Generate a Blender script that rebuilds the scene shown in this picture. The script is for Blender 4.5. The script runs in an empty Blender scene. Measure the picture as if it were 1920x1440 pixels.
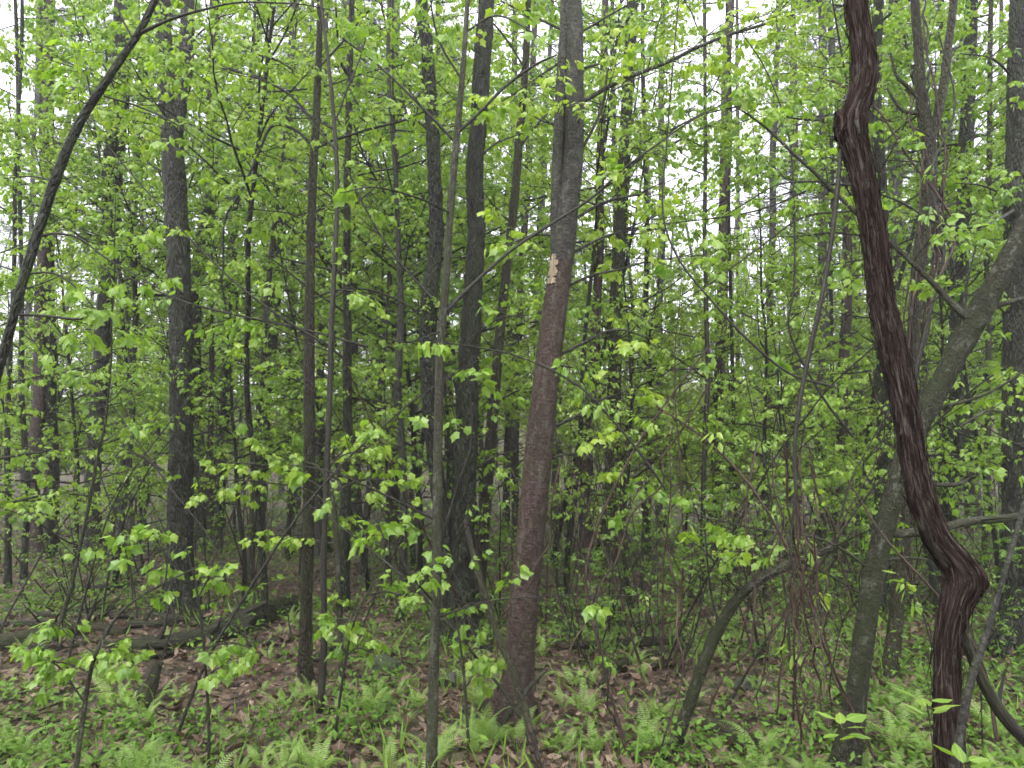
import bpy, math, random
import numpy as np
from mathutils import Matrix, Vector

# ------------------------------------------------------------------ camera, sky, sun, exposure
SC = bpy.context.scene
COL = SC.collection
F_PX, CAM_Z = 1397.0, 1.6                       # focal length in pixels of a 1920 px wide frame
PITCH = math.atan(140.0 / F_PX)                 # looking slightly up
cam_d = bpy.data.cameras.new('camera'); cam = bpy.data.objects.new('camera', cam_d); COL.objects.link(cam)
cam_d.sensor_width = 36.0; cam_d.lens = 36.0 * F_PX / 1920.0
cam_d.clip_start = 0.05; cam_d.clip_end = 2000
cam.location = (0, 0, CAM_Z); cam.rotation_euler = (math.pi / 2 + PITCH, 0, 0)
SC.camera = cam

SUN_EL, SUN_AZ = math.radians(56), math.radians(205)
world = bpy.data.worlds.new('World'); SC.world = world; world.use_nodes = True
wn = world.node_tree; wn.nodes.clear()
w_out = wn.nodes.new('ShaderNodeOutputWorld'); w_bg = wn.nodes.new('ShaderNodeBackground')
w_sky = wn.nodes.new('ShaderNodeTexSky'); w_sky.sky_type = 'NISHITA'; w_sky.sun_disc = False
w_sky.sun_elevation = SUN_EL; w_sky.sun_rotation = SUN_AZ; w_sky.dust_density = 4; w_sky.air_density = 1.0
w_mix = wn.nodes.new('ShaderNodeMix'); w_mix.data_type = 'RGBA'      # an even white cloud layer over the clear sky
w_mix.inputs[0].default_value = 0.88
w_mix.inputs[7].default_value = (9.6, 9.5, 10.4, 1)
wn.links.new(w_sky.outputs[0], w_mix.inputs[6]); wn.links.new(w_mix.outputs[2], w_bg.inputs[0])
w_bg.inputs[1].default_value = 0.075
wn.links.new(w_bg.outputs[0], w_out.inputs[0])
sun_d = bpy.data.lights.new('sun', 'SUN'); sun_d.energy = 1.5; sun_d.angle = math.radians(40); sun_d.color = (1, .97, .92)
sun = bpy.data.objects.new('sun', sun_d); COL.objects.link(sun); sun.location = (0, 0, 40)
sun.rotation_euler = (math.pi / 2 - SUN_EL, 0, math.pi - SUN_AZ)
SC.view_settings.view_transform = 'Standard'; SC.view_settings.look = 'None'
SC.view_settings.exposure = 1.72; SC.view_settings.gamma = 1.0; SC.view_settings.use_curve_mapping = False
SC.render.engine = 'CYCLES'
cy = SC.cycles
cy.max_bounces = 7; cy.diffuse_bounces = 6; cy.glossy_bounces = 1; cy.transmission_bounces = 6; cy.transparent_max_bounces = 4
cy.use_denoising = True; cy.denoising_prefilter = 'FAST'; cy.use_light_tree = False; cy.adaptive_threshold = .04; cy.sample_clamp_indirect = 6

# ------------------------------------------------------------------ small maths
RNG = np.random.default_rng(11)
UP = np.array([0., 0., 1.])
_cp, _sp = math.cos(PITCH), math.sin(PITCH)

def nrm(v):
    v = np.asarray(v, float); return v / (np.linalg.norm(v, axis=-1, keepdims=True) + 1e-12)

def n3(v):
    return v / (math.sqrt(v[0] * v[0] + v[1] * v[1] + v[2] * v[2]) + 1e-12)

def x3(a, b):
    return np.array([a[1] * b[2] - a[2] * b[1], a[2] * b[0] - a[0] * b[2], a[0] * b[1] - a[1] * b[0]])

def ray(u, v):
    a, b = (u - 960) / F_PX, (720 - v) / F_PX
    return np.array([a, _cp - b * _sp, _sp + b * _cp])

def at(u, v, Y):                                # the point at depth Y (metres ahead) that is seen at u, v
    d = ray(u, v); return np.array([0, 0, CAM_Z]) + d * (Y / d[1])

def pix(p):
    x, y, z = p[0], p[1], p[2] - CAM_Z
    fw = y * _cp + z * _sp; up = -y * _sp + z * _cp
    return 960 + F_PX * x / fw, 720 - F_PX * up / fw

def sstep(a, b, x):
    t = np.clip((x - a) / (b - a), 0, 1); return t * t * (3 - 2 * t)

def height(x, y):
    x = np.asarray(x, float); y = np.asarray(y, float)
    h = .05 * np.sin(.9 * x + 1.3) * np.sin(.7 * y + .4) + .03 * np.sin(2.3 * x + .6 * y) + .02 * np.sin(3.7 * y - 1.9 * x + 2)
    h = h + .10 * np.exp(-((x + 3.2) ** 2 / 4 + (y - 7.2) ** 2 / .8))
    h = h + sstep(9, 30, y) * .35 * np.sin(.21 * x + 1) * np.cos(.17 * y)
    h = h + 11 * sstep(32, 95, y) * (.85 + .15 * np.sin(.06 * x + .5))
    return h

def gpt(u, v):                                  # the ground point seen at u, v
    d = ray(u, v); t = 4.
    lo, hi = .5, 60.
    for _ in range(50):
        t = (lo + hi) / 2; p = d * t
        if CAM_Z + p[2] > height(p[0], p[1]): lo = t
        else: hi = t
    p = d * t; return np.array([p[0], p[1], float(height(p[0], p[1]))])

class Noise2:                                   # value noise, wraps in x
    def __init__(s, seed, n=64):
        s.n = n; s.g = np.random.default_rng(seed).random((n, n)) * 2 - 1
    def __call__(s, x, y):
        n = s.n; xi = np.floor(x).astype(int); yi = np.floor(y).astype(int)
        fx = x - xi; fy = y - yi; fx = fx * fx * (3 - 2 * fx); fy = fy * fy * (3 - 2 * fy)
        g = s.g; a = g[xi % n, yi % n]; b = g[(xi + 1) % n, yi % n]; c = g[xi % n, (yi + 1) % n]; d = g[(xi + 1) % n, (yi + 1) % n]
        return (a * (1 - fx) + b * fx) * (1 - fy) + (c * (1 - fx) + d * fx) * fy
NZ = Noise2(5)

def curve(ctrl, step):                          # Catmull-Rom through rows of [x y z r], resampled evenly
    P = np.asarray(ctrl, float)
    if len(P) == 2: P = np.vstack([P[0], (P[0] + P[1]) / 2, P[1]])
    Q = np.vstack([2 * P[0] - P[1], P, 2 * P[-1] - P[-2]])
    out = []
    for i in range(1, len(Q) - 2):
        n = max(2, int(np.linalg.norm(Q[i + 1, :3] - Q[i, :3]) / step) + 1)
        t = np.linspace(0, 1, n, endpoint=False)[:, None]
        a, b, c, d = Q[i - 1], Q[i], Q[i + 1], Q[i + 2]
        out.append(.5 * (2 * b + (c - a) * t + (2 * a - 5 * b + 4 * c - d) * t * t + (3 * b - a - 3 * c + d) * t ** 3))
    out.append(P[-1:]); R = np.vstack(out); R[:, 3] = np.maximum(R[:, 3], .0008)
    return R

# ------------------------------------------------------------------ mesh building
class MB:
    def __init__(s): s.V = []; s.F = []; s.A = []; s.L = []; s.n = 0
    def add(s, V, F, A=None, lv=None):
        V = np.asarray(V, float)
        s.V.append(V); s.F += [np.asarray(f, int) + s.n for f in (F if isinstance(F, list) else [F])]
        s.A.append(np.zeros_like(V) if A is None else A)
        s.L.append(np.full(len(V), .5) if lv is None else lv); s.n += len(V)
    def tube(s, R, sides=8, amp=0., kx=6, ky=14., seed=0, cap=False, amp2=0., squash=1.):
        P, rad = R[:, :3], R[:, 3]; n = len(P)
        T = np.gradient(P, axis=0); T = nrm(T)
        if sides <= 4:                           # a twig: plain prism
            ref = x3(T[n // 2], (UP if abs(T[n // 2][2]) < .8 else np.array([1., 0, 0]))); X = nrm(np.cross(T, ref)); Yv = np.cross(T, X)
            th = np.arange(sides) / sides * 2 * math.pi; c, q = np.cos(th)[None, :, None], np.sin(th)[None, :, None]
            D = c * X[:, None] + q * Yv[:, None]; V = P[:, None] + rad[:, None, None] * D
            i = np.arange(n - 1)[:, None] * sides; j = np.arange(sides)[None]; k = (j + 1) % sides
            s.add(V.reshape(-1, 3), np.stack([i + j, i + k, i + sides + k, i + sides + j], -1).reshape(-1, 4), V.reshape(-1, 3)); return
        ref = np.array([1., 0, 0]) if abs(T[0, 0]) < .8 else np.array([0, 1., 0])
        X = np.zeros((n, 3)); x = nrm(np.cross(T[0], ref))
        for i in range(n):
            x = x - T[i] * x.dot(T[i]); x = x / (math.sqrt(x.dot(x)) + 1e-12); X[i] = x
        Yv = np.cross(T, X)
        th = np.arange(sides) / sides * 2 * math.pi
        S = np.concatenate([[0], np.cumsum(np.linalg.norm(np.diff(P, axis=0), axis=1))])
        rr = np.repeat(rad[:, None], sides, 1)
        if amp:
            kk = max(3, kx)
            N = Noise2(seed + 77)
            def cyc(k, m, o): 
                c = np.cos(th)[None, :] * k / 2 + 20; q = np.sin(th)[None, :] * k / 2 + o
                return N(c + S[:, None] * m * .23, q + S[:, None] * m)
            rr = rr * (1 + amp * cyc(kk, ky, 3.) + amp * .6 * cyc(kk * 2.3, ky * 2.1, 31.) + amp2 * cyc(1.6, 2.2, 11.))
        V = P[:, None, :] + rr[..., None] * (np.cos(th)[None, :, None] * X[:, None, :] + squash * np.sin(th)[None, :, None] * Yv[:, None, :])
        r0 = rad.max()
        A = np.stack([np.repeat(np.cos(th)[None] * r0, n, 0), np.repeat(np.sin(th)[None] * r0, n, 0), np.repeat(S[:, None] + seed * 1.7, sides, 1)], -1)
        i = np.arange(n - 1)[:, None] * sides; j = np.arange(sides)[None]; k = (j + 1) % sides
        F = np.stack([i + j, i + k, i + sides + k, i + sides + j], -1).reshape(-1, 4)
        V = V.reshape(-1, 3); A = A.reshape(-1, 3); Fs = [F]
        if cap:
            for e, o in ((0, 0), (n - 1, (n - 1) * sides)):
                V = np.vstack([V, P[e]]); A = np.vstack([A, [0, 0, S[e]]]); c = len(V) - 1
                a, b = o + np.arange(sides), o + (np.arange(sides) + 1) % sides
                Fs.append(np.stack([a, b, np.full(sides, c)], 1) if e else np.stack([b, a, np.full(sides, c)], 1))
        s.add(V, Fs, A)
    def leaves(s, L, tmpl):
        if not L.n: return
        TV, TF = tmpl; pos, d, nn, sz, lv = L.arrays()
        y = nrm(d); x = nrm(np.cross(y, nn)); z = np.cross(x, y)
        M = np.stack([x, y, z], 1)                                   # rows
        V = pos[:, None] + sz[:, None, None] * np.einsum('kj,njc->nkc', TV, M)
        k = len(TV); off = (np.arange(len(pos)) * k)[:, None, None]
        F = (TF[None] + off).reshape(-1, 3)
        s.add(V.reshape(-1, 3), F, np.tile(TV, (len(pos), 1)), np.repeat(lv, k))
    def mesh(s, name, mat, smooth=True):
        me = bpy.data.meshes.new(name)
        if not s.n: return me
        V = np.vstack(s.V); A = np.vstack(s.A); Lv = np.concatenate(s.L)
        q = [f for f in s.F if f.shape[1] == 4]; t = [f for f in s.F if f.shape[1] == 3]
        q = np.vstack(q) if q else np.zeros((0, 4), int); t = np.vstack(t) if t else np.zeros((0, 3), int)
        loops = np.concatenate([q.ravel(), t.ravel()]); nf = len(q) + len(t)
        me.vertices.add(len(V)); me.vertices.foreach_set('co', V.astype('f').ravel())
        me.loops.add(len(loops)); me.loops.foreach_set('vertex_index', loops.astype('i'))
        st = np.concatenate([np.arange(len(q)) * 4, len(q) * 4 + np.arange(len(t)) * 3])
        me.polygons.add(nf); me.polygons.foreach_set('loop_start', st.astype('i'))
        me.polygons.foreach_set('use_smooth', np.full(nf, smooth))
        me.update(calc_edges=True)
        a = me.attributes.new('bk', 'FLOAT_VECTOR', 'POINT'); a.data.foreach_set('vector', A.astype('f').ravel())
        a = me.attributes.new('lv', 'FLOAT', 'POINT'); a.data.foreach_set('value', Lv.astype('f'))
        me.materials.append(mat)
        return me

class Leaves:
    def __init__(s): s.p = []; s.d = []; s.u = []; s.s = []; s.l = []
    @property
    def n(s): return len(s.p)
    def add(s, p, d, u, sz, lv): s.p.append(p); s.d.append(d); s.u.append(u); s.s.append(sz); s.l.append(lv)
    def arrays(s): return np.array(s.p), np.array(s.d), np.array(s.u), np.array(s.s), np.array(s.l)

def leaf_tmpl(kind):
    if kind == 'maple':                          # five lobes, folded midrib, drooping tip, with its stalk
        half = [(.30, .03), (.33, .22), (.48, .50), (.27, .60)]
        V = [(0, 0), (0, .48), (0, 1.)] + half + [(-a, b) for a, b in half] + [(-.012, -.45), (.012, -.45)]
        F = [(0, 3, 4), (0, 4, 1), (4, 5, 1), (5, 6, 1), (1, 6, 2), (0, 8, 7), (0, 1, 8), (8, 1, 9), (9, 1, 10), (1, 2, 10), (11, 12, 0)]
    elif kind == 'oval':
        half = [(.20, .22), (.27, .50), (.15, .80)]
        V = [(0, 0), (0, .5), (0, 1.)] + half + [(-a, b) for a, b in half] + [(-.012, -.2), (.012, -.2)]
        F = [(0, 3, 1), (3, 4, 1), (4, 5, 1), (5, 2, 1), (0, 1, 6), (6, 1, 7), (7, 1, 8), (8, 1, 2), (9, 10, 0)]
    elif kind == 'far':
        V = [(0, 0), (.42, .42), (0, 1.), (-.42, .42), (0, .45)]
        F = [(0, 1, 4), (1, 2, 4), (0, 4, 3), (3, 4, 2)]
    elif kind == 'small':
        V = [(0, 0), (.27, .45), (0, 1.), (-.27, .45)]; F = [(0, 1, 2), (0, 2, 3)]
    V = np.array(V, float); z = -.34 * np.clip(V[:, 1], 0, 2) ** 2 - .30 * np.abs(V[:, 0]) + .02 * np.sin(V[:, 0] * 20)
    return np.column_stack([V, z]), np.array(F)
MAPLE, OVAL, FAR, SMALL = (leaf_tmpl(k) for k in ('maple', 'oval', 'far', 'small'))

# ------------------------------------------------------------------ materials
def node(nt, t, **kw):
    n = nt.nodes.new(t)
    for k, v in kw.items(): setattr(n, k, v)
    return n

def new_mat(name):
    m = bpy.data.materials.new(name); m.use_nodes = True; nt = m.node_tree; nt.nodes.clear()
    return m, nt, node(nt, 'ShaderNodeOutputMaterial')

def ramp(nt, fac, stops):
    r = node(nt, 'ShaderNodeValToRGB'); cr = r.color_ramp
    while len(cr.elements) < len(stops): cr.elements.new(.5)
    for e, (p, c) in zip(cr.elements, stops): e.position = p; e.color = (*c, 1) if len(c) == 3 else c
    nt.links.new(fac, r.inputs[0]); return r.outputs[0]

def math_n(nt, op, a, b=None, clamp=False):
    n = node(nt, 'ShaderNodeMath', operation=op, use_clamp=clamp)
    for i, v in enumerate((a, b)):
        if v is None: continue
        if isinstance(v, (int, float)): n.inputs[i].default_value = v
        else: nt.links.new(v, n.inputs[i])
    return n.outputs[0]

def mixc(nt, f, a, b, mode='MIX'):
    n = node(nt, 'ShaderNodeMix', data_type='RGBA', blend_type=mode)
    for i, v in ((0, f), (6, a), (7, b)):
        if isinstance(v, (int, float)): n.inputs[i].default_value = v
        elif isinstance(v, tuple): n.inputs[i].default_value = (*v, 1)
        else: nt.links.new(v, n.inputs[i])
    return n.outputs[2]

def tex(nt, kind, vec, scale, mp=None, **kw):
    if mp:
        m = node(nt, 'ShaderNodeMapping'); m.inputs['Scale'].default_value = mp; nt.links.new(vec, m.inputs[0]); vec = m.outputs[0]
    n = node(nt, kind); nt.links.new(vec, n.inputs['Vector']); n.inputs['Scale'].default_value = scale
    for k, v in kw.items():
        if k in n.inputs: n.inputs[k].default_value = v
        else: setattr(n, k, v)
    return n

def leaf_mat(name, dark, mid, light, trans=.45, rough=.42, gloss=1.):
    m, nt, out = new_mat(name)
    at_ = node(nt, 'ShaderNodeAttribute', attribute_name='lv'); oi = node(nt, 'ShaderNodeObjectInfo')
    bk = node(nt, 'ShaderNodeAttribute', attribute_name='bk')
    v = math_n(nt, 'ADD', math_n(nt, 'MULTIPLY', at_.outputs['Fac'], .8), math_n(nt, 'MULTIPLY', math_n(nt, 'SUBTRACT', oi.outputs['Random'], .3), .5), True)
    c = ramp(nt, v, [(0., dark), (.5, mid), (1., light)])
    sep = node(nt, 'ShaderNodeSeparateXYZ'); nt.links.new(bk.outputs['Vector'], sep.inputs[0])
    rib = math_n(nt, 'LESS_THAN', math_n(nt, 'ABSOLUTE', sep.outputs[0]), .018)
    c = mixc(nt, math_n(nt, 'MULTIPLY', rib, .35), c, tuple(min(1, x * 1.5) for x in light))
    b = node(nt, 'ShaderNodeBsdfDiffuse'); nt.links.new(c, b.inputs[0])
    t = node(nt, 'ShaderNodeBsdfTranslucent'); nt.links.new(mixc(nt, 1., c, (1.25, 1.3, .75), 'MULTIPLY'), t.inputs[0])
    mx = node(nt, 'ShaderNodeMixShader'); mx.inputs[0].default_value = trans
    nt.links.new(b.outputs[0], mx.inputs[1]); nt.links.new(t.outputs[0], mx.inputs[2])
    g = node(nt, 'ShaderNodeBsdfGlossy'); g.inputs['Roughness'].default_value = rough; g.inputs[0].default_value = (1, 1, 1, 1)
    lw = node(nt, 'ShaderNodeLayerWeight'); fr = math_n(nt, 'ADD', math_n(nt, 'MULTIPLY', math_n(nt, 'POWER', lw.outputs['Facing'], 4.), .22 * gloss), .035 * gloss)
    m2 = node(nt, 'ShaderNodeMixShader'); nt.links.new(fr, m2.inputs[0])
    nt.links.new(mx.outputs[0], m2.inputs[1]); nt.links.new(g.outputs[0], m2.inputs[2]); nt.links.new(m2.outputs[0], out.inputs[0])
    return m

def bark_mat(name, c_dark, c_mid, c_light, moss=0., lichen=0., style='plate', wet=.55, bump=.6, scale=1., moss_c=(.05, .075, .02), spec=.3):
    m, nt, out = new_mat(name)
    bk = node(nt, 'ShaderNodeAttribute', attribute_name='bk').outputs['Vector']
    if style == 'plate':
        vo = tex(nt, 'ShaderNodeTexVoronoi', bk, 55 * scale, (1, 1, .42), feature='DISTANCE_TO_EDGE')
        no = tex(nt, 'ShaderNodeTexNoise', bk, 60 * scale, (1, 1, .3), Detail=6., Roughness=.7)
        hgt = math_n(nt, 'ADD', math_n(nt, 'MULTIPLY', math_n(nt, 'MINIMUM', vo.outputs['Distance'], .25), 2.), math_n(nt, 'MULTIPLY', no.outputs[0], .9))
        fac = math_n(nt, 'MULTIPLY', hgt, .72)
    elif style == 'fibre':
        no = tex(nt, 'ShaderNodeTexNoise', bk, 130 * scale, (1, 1, .09), Detail=5., Roughness=.65)
        n2 = tex(nt, 'ShaderNodeTexNoise', bk, 40 * scale, (1, 1, .12), Detail=3.)
        hgt = math_n(nt, 'ADD', no.outputs[0], math_n(nt, 'MULTIPLY', n2.outputs[0], .6))
        fac = math_n(nt, 'SUBTRACT', math_n(nt, 'MULTIPLY', hgt, 1.7), .86)
    else:                                        # smooth bark with short level ridges
        no = tex(nt, 'ShaderNodeTexNoise', bk, 22 * scale, (1, 1, 3.2), Detail=7., Roughness=.68)
        n2 = tex(nt, 'ShaderNodeTexNoise', bk, 110 * scale, (1, 1, .8), Detail=4.)
        hgt = math_n(nt, 'ADD', no.outputs[0], math_n(nt, 'MULTIPLY', n2.outputs[0], .5))
        fac = math_n(nt, 'SUBTRACT', math_n(nt, 'MULTIPLY', hgt, 1.6), .7)
    c = ramp(nt, fac, [(.15, c_dark), (.5, c_mid), (.9, c_light)])
    big = tex(nt, 'ShaderNodeTexNoise', bk, 3.5, (1, 1, .5), Detail=4.)
    c = mixc(nt, .55, c, mixc(nt, 1., c, ramp(nt, big.outputs[0], [(.3, (.55, .52, .5)), (.7, (1.35, 1.35, 1.4))]), 'MULTIPLY'))
    if lichen:
        l = tex(nt, 'ShaderNodeTexNoise', bk, 15, (1, 1, .7), Detail=7., Roughness=.72)
        c = mixc(nt, math_n(nt, 'MULTIPLY', ramp(nt, l.outputs[0], [(.54, (0, 0, 0)), (.62, (1, 1, 1))]), lichen), c, (.15, .16, .125))
    if moss:
        g = tex(nt, 'ShaderNodeTexNoise', bk, 8, (1, 1, .55), Detail=6., Roughness=.7)
        c = mixc(nt, math_n(nt, 'MULTIPLY', ramp(nt, g.outputs[0], [(.40, (0, 0, 0)), (.60, (1, 1, 1))]), moss), c, moss_c)
    b = node(nt, 'ShaderNodeBsdfPrincipled'); nt.links.new(c, b.inputs['Base Color'])
    b.inputs['Roughness'].default_value = wet; b.inputs['Specular IOR Level'].default_value = spec
    bp = node(nt, 'ShaderNodeBump'); bp.inputs['Strength'].default_value = bump; bp.inputs['Distance'].default_value = .025
    nt.links.new(hgt, bp.inputs['Height']); nt.links.new(bp.outputs[0], b.inputs['Normal']); nt.links.new(b.outputs[0], out.inputs[0])
    return m

M = {}
M['leaf'] = leaf_mat('spring_leaf', (.120, .245, .022), (.235, .385, .034), (.360, .470, .060), .52)
M['leaf_pale'] = leaf_mat('pale_spring_leaf', (.100, .220, .024), (.185, .330, .036), (.290, .415, .062), .5)
M['leaf_deep'] = leaf_mat('deep_green_leaf', (.070, .165, .020), (.140, .265, .030), (.230, .350, .045), .5)
M['leaf_far'] = leaf_mat('distant_leaf', (.150, .260, .032), (.260, .370, .048), (.370, .440, .080), .52, .6, .5)
M['fern'] = leaf_mat('fern_green', (.170, .290, .070), (.270, .420, .105), (.360, .490, .150), .48, .6, .6)
M['cover'] = leaf_mat('ground_cover_green', (.055, .130, .018), (.110, .220, .030), (.190, .310, .046), .4, .6, .4)
M['litter'] = leaf_mat('dead_leaf', (.040, .024, .015), (.125, .084, .055), (.280, .210, .150), .12, .5, .7)
M['plate'] = bark_mat('flaky_grey_bark', (0.0025, 0.0022, 0.0019), (0.0149, 0.0136, 0.0112), (0.0651, 0.0620, 0.0546), .25, .45, bump=1., scale=.6)
M['dark'] = bark_mat('dark_furrowed_bark', (0.0010, 0.0009, 0.0008), (0.0060, 0.0050, 0.0040), (0.0275, 0.0245, 0.0200), .35, .22, bump=1., scale=.6)
M['purple'] = bark_mat('purple_brown_bark', (.008, .0035, .003), (.050, .027, .023), (.140, .095, .084), .2, .4, 'level', .55, 1.)
M['grey'] = bark_mat('grey_level_bark', (0.0049, 0.0042, 0.0035), (0.0266, 0.0238, 0.0210), (0.0910, 0.0854, 0.0770), .2, .4, 'level', .55, .9)
M['brown'] = bark_mat('brown_bark', (0.0036, 0.0021, 0.0012), (0.0204, 0.0126, 0.0084), (0.0600, 0.0432, 0.0312), .40, .15, 'plate', .55, .9, .9)
M['mossy'] = bark_mat('mossy_bark', (.004, .004, .002), (.022, .020, .011), (.095, .095, .062), .85, .6, 'level', .75, 1., 1., (.020, .030, .006))
M['olive'] = bark_mat('olive_sapling_bark', (0.0056, 0.0049, 0.0028), (0.0280, 0.0266, 0.0161), (0.0980, 0.0945, 0.0665), .45, .5, 'level', .6, .7, 1.6, (.030, .042, .010))
M['vine'] = bark_mat('shaggy_vine_bark', (.0030, .0016, .0014), (.021, .0125, .0105), (.105, .078, .068), .15, .35, 'fibre', .95, .6, 1., (.016, .018, .008), .08)
M['twig'] = bark_mat('dark_twig_bark', (0.0048, 0.0036, 0.0030), (0.0156, 0.0126, 0.0102), (0.0360, 0.0312, 0.0252), .15, .1, 'level', .55, .3, 2.)
M['dead'] = bark_mat('dead_vine_bark', (.012, .007, .005), (.045, .028, .020), (.130, .090, .068), 0, 0, 'fibre', .6, .4, 2.)
M['rotten'] = bark_mat('rotten_wood', (.004, .003, .003), (.018, .014, .011), (.055, .045, .036), .4, .1, 'fibre', .6, .9, .6)
M['log'] = bark_mat('fallen_log_bark', (0.0064, 0.0040, 0.0024), (0.0320, 0.0224, 0.0160), (0.0960, 0.0736, 0.0560), .5, .2, 'fibre', .7, 1., .6)
M['far_bark'] = bark_mat('distant_bark', (0.0112, 0.0096, 0.0088), (0.0368, 0.0328, 0.0296), (0.0880, 0.0800, 0.0736), .1, .1, 'plate', .7, .4, .6)
M['far_red'] = bark_mat('distant_reddish_bark', (0.0112, 0.0064, 0.0064), (0.0384, 0.0248, 0.0232), (0.0880, 0.0640, 0.0600), .05, .1, 'level', .7, .4, .6)
M['wood'] = bark_mat('bare_sapwood', (.10, .075, .045), (.24, .19, .125), (.36, .30, .21), 0, 0, 'fibre', .6, .3)
M['rock'] = bark_mat('mossy_stone', (.012, .012, .010), (.045, .044, .038), (.110, .108, .098), .8, .25, 'level', .75, .8, .6, (.045, .075, .018))

def ground_mat():
    m, nt, out = new_mat('leaf_litter_soil')
    co = node(nt, 'ShaderNodeTexCoord').outputs['Object']
    vo = tex(nt, 'ShaderNodeTexVoronoi', co, 17, feature='F1', Randomness=1.)
    wn_ = tex(nt, 'ShaderNodeTexNoise', co, 60, Detail=5., Roughness=.7)
    bg_ = tex(nt, 'ShaderNodeTexNoise', co, .8, Detail=5., Roughness=.6)
    c = ramp(nt, node_sep(nt, vo.outputs['Color']), [(0, (.022, .013, .009)), (.45, (.075, .045, .030)), (.8, (.150, .100, .072)), (1, (.24, .17, .125))])
    c = mixc(nt, ramp(nt, wn_.outputs[0], [(.35, (.7, .7, .7)), (.6, (0, 0, 0))]), c, (.022, .014, .010))
    g = mixc(nt, ramp(nt, wn_.outputs[0], [(.3, (0, 0, 0)), (.7, (1, 1, 1))]), (.020, .040, .010), (.060, .105, .025))
    c = mixc(nt, ramp(nt, bg_.outputs[0], [(.48, (0, 0, 0)), (.66, (.75, .75, .75))]), c, g)
    b = node(nt, 'ShaderNodeBsdfPrincipled'); nt.links.new(c, b.inputs['Base Color']); b.inputs['Roughness'].default_value = .75
    bp = node(nt, 'ShaderNodeBump'); bp.inputs['Strength'].default_value = .7; bp.inputs['Distance'].default_value = .03
    nt.links.new(math_n(nt, 'ADD', vo.outputs['Distance'], wn_.outputs[0]), bp.inputs['Height']); nt.links.new(bp.outputs[0], b.inputs['Normal'])
    nt.links.new(b.outputs[0], out.inputs[0]); return m
def node_sep(nt, c):
    s = node(nt, 'ShaderNodeSeparateColor'); nt.links.new(c, s.inputs[0]); return s.outputs[0]
M['ground'] = ground_mat()

# ------------------------------------------------------------------ objects
def tag(o, label=None, cat=None, group=None, kind=None):
    for k, v in (('label', label), ('category', cat), ('group', group), ('kind', kind)):
        if v: o[k] = v
    return o

def obj(name, me, parent=None, loc=None):
    o = bpy.data.objects.new(name, me); COL.objects.link(o)
    if parent: o.parent = parent
    if loc is not None: o.location = loc
    return o

def thing(name, label, cat, loc, group=None, rz=0., sc=1.):
    o = obj(name, None); o.location = [float(x) for x in loc]; o.rotation_euler.z = rz; o.scale = (sc,) * 3
    o.empty_display_size = .1
    return tag(o, label, cat, group)

def part(name, mb, mat, parent, kind=None, smooth=True):
    """mesh in world space under an unrotated thing"""
    if not mb.n: return None
    off = np.array(parent.location); mb.V = [v - off for v in mb.V]
    return tag(obj(name, mb.mesh(name, M[mat], smooth), parent), kind=kind)

# ------------------------------------------------------------------ growing twigs and leaves
def perp(d, rng):
    r = rng.normal(size=3); r = r - d * r.dot(d); return r / (np.linalg.norm(r) + 1e-9)

def wander(p, d, L, r0, r1, rng, n=6, wob=.12, pull=(0, 0, 0)):
    d = n3(np.asarray(d, float)); st = L / n; W = rng.normal(size=(n, 3)) * wob + np.asarray(pull, float)
    pts = np.empty((n + 1, 4)); pts[0, :3] = p; pts[:, 3] = np.linspace(r0, r1, n + 1)
    for i in range(n):
        d = n3(d + W[i]); pts[i + 1, :3] = pts[i, :3] + d * st
    return pts, d

def leaf_bunch(LV, p, d, rng, size, hue, n=3, droop=.6):
    """a tip leaf and opposite pairs"""
    side = n3(x3(d, UP) + 1e-6)
    Z = rng.normal(size=(n, 7)); Q = rng.random((n, 2))
    for k in range(n):
        s = 0 if k == 0 else (1 if k % 2 else -1)
        dd = d * (.75 if k else 1) + side * (s * .95) + Z[k, :3] * .22
        dd[2] -= droop * (.2 + 2.4 * Q[k, 0]); dd = n3(dd)
        nn = UP * .75 + Z[k, 3:6] * .55 + d * .3 + side * (s * .15)
        sz = size * (.4 + .85 * Q[k, 1])
        LV.add(p + dd * (sz * .45), dd, nn, sz, min(1., max(0., hue + Z[k, 6] * .21)))

def spray(T, LV, p, d, L, r0, rng, size, hue, dens=1., level=1, flat=.5, droop=.6, sides=4, bare=0.):
    """one twig with side twigs and leaves; T collects tubes"""
    nseg = 5 if L > .25 else 3
    pts, de = wander(p, d, L, r0, r0 * .3, rng, nseg, .13, (0, 0, .02 if level else -.03))
    T.tube(pts, sides)
    leafy = rng.random() > bare
    if level > 0:
        k = max(2, int(round(L / .13 * dens)))
        for i in range(k):
            t = .22 + .75 * (i + rng.random() * .6) / k; j = min(int(t * nseg), nseg - 1)
            q = pts[j, :3] + (pts[j + 1, :3] - pts[j, :3]) * (t * nseg - j); dj = nrm(pts[j + 1, :3] - pts[j, :3])
            side = nrm(np.cross(dj, UP) + rng.normal(size=3) * .25) * (1 if i % 2 else -1)
            dd = nrm(dj * .7 + side * .8 + np.array([0, 0, rng.normal() * .25 * (1 - flat)]))
            l2 = L * (.5 * (1 - t) + .16) * rng.uniform(.6, 1.2)
            spray(T, LV, q, dd, max(l2, .07), max(r0 * .5, .0012), rng, size, hue, dens, level - 1 if l2 > .22 else 0, flat, droop, 3, bare if leafy else 1.)
    elif leafy:
        for j in (1, nseg - 1):
            if j == 1 and L < .12: continue
            leaf_bunch(LV, pts[j, :3], de, rng, size, hue, 2, droop)
    if leafy:
        leaf_bunch(LV, pts[-1, :3], de, rng, size, hue, 3, droop)
        if sides == 3: leaf_bunch(LV, pts[-2, :3], de, rng, size, hue, 3, droop)

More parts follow.
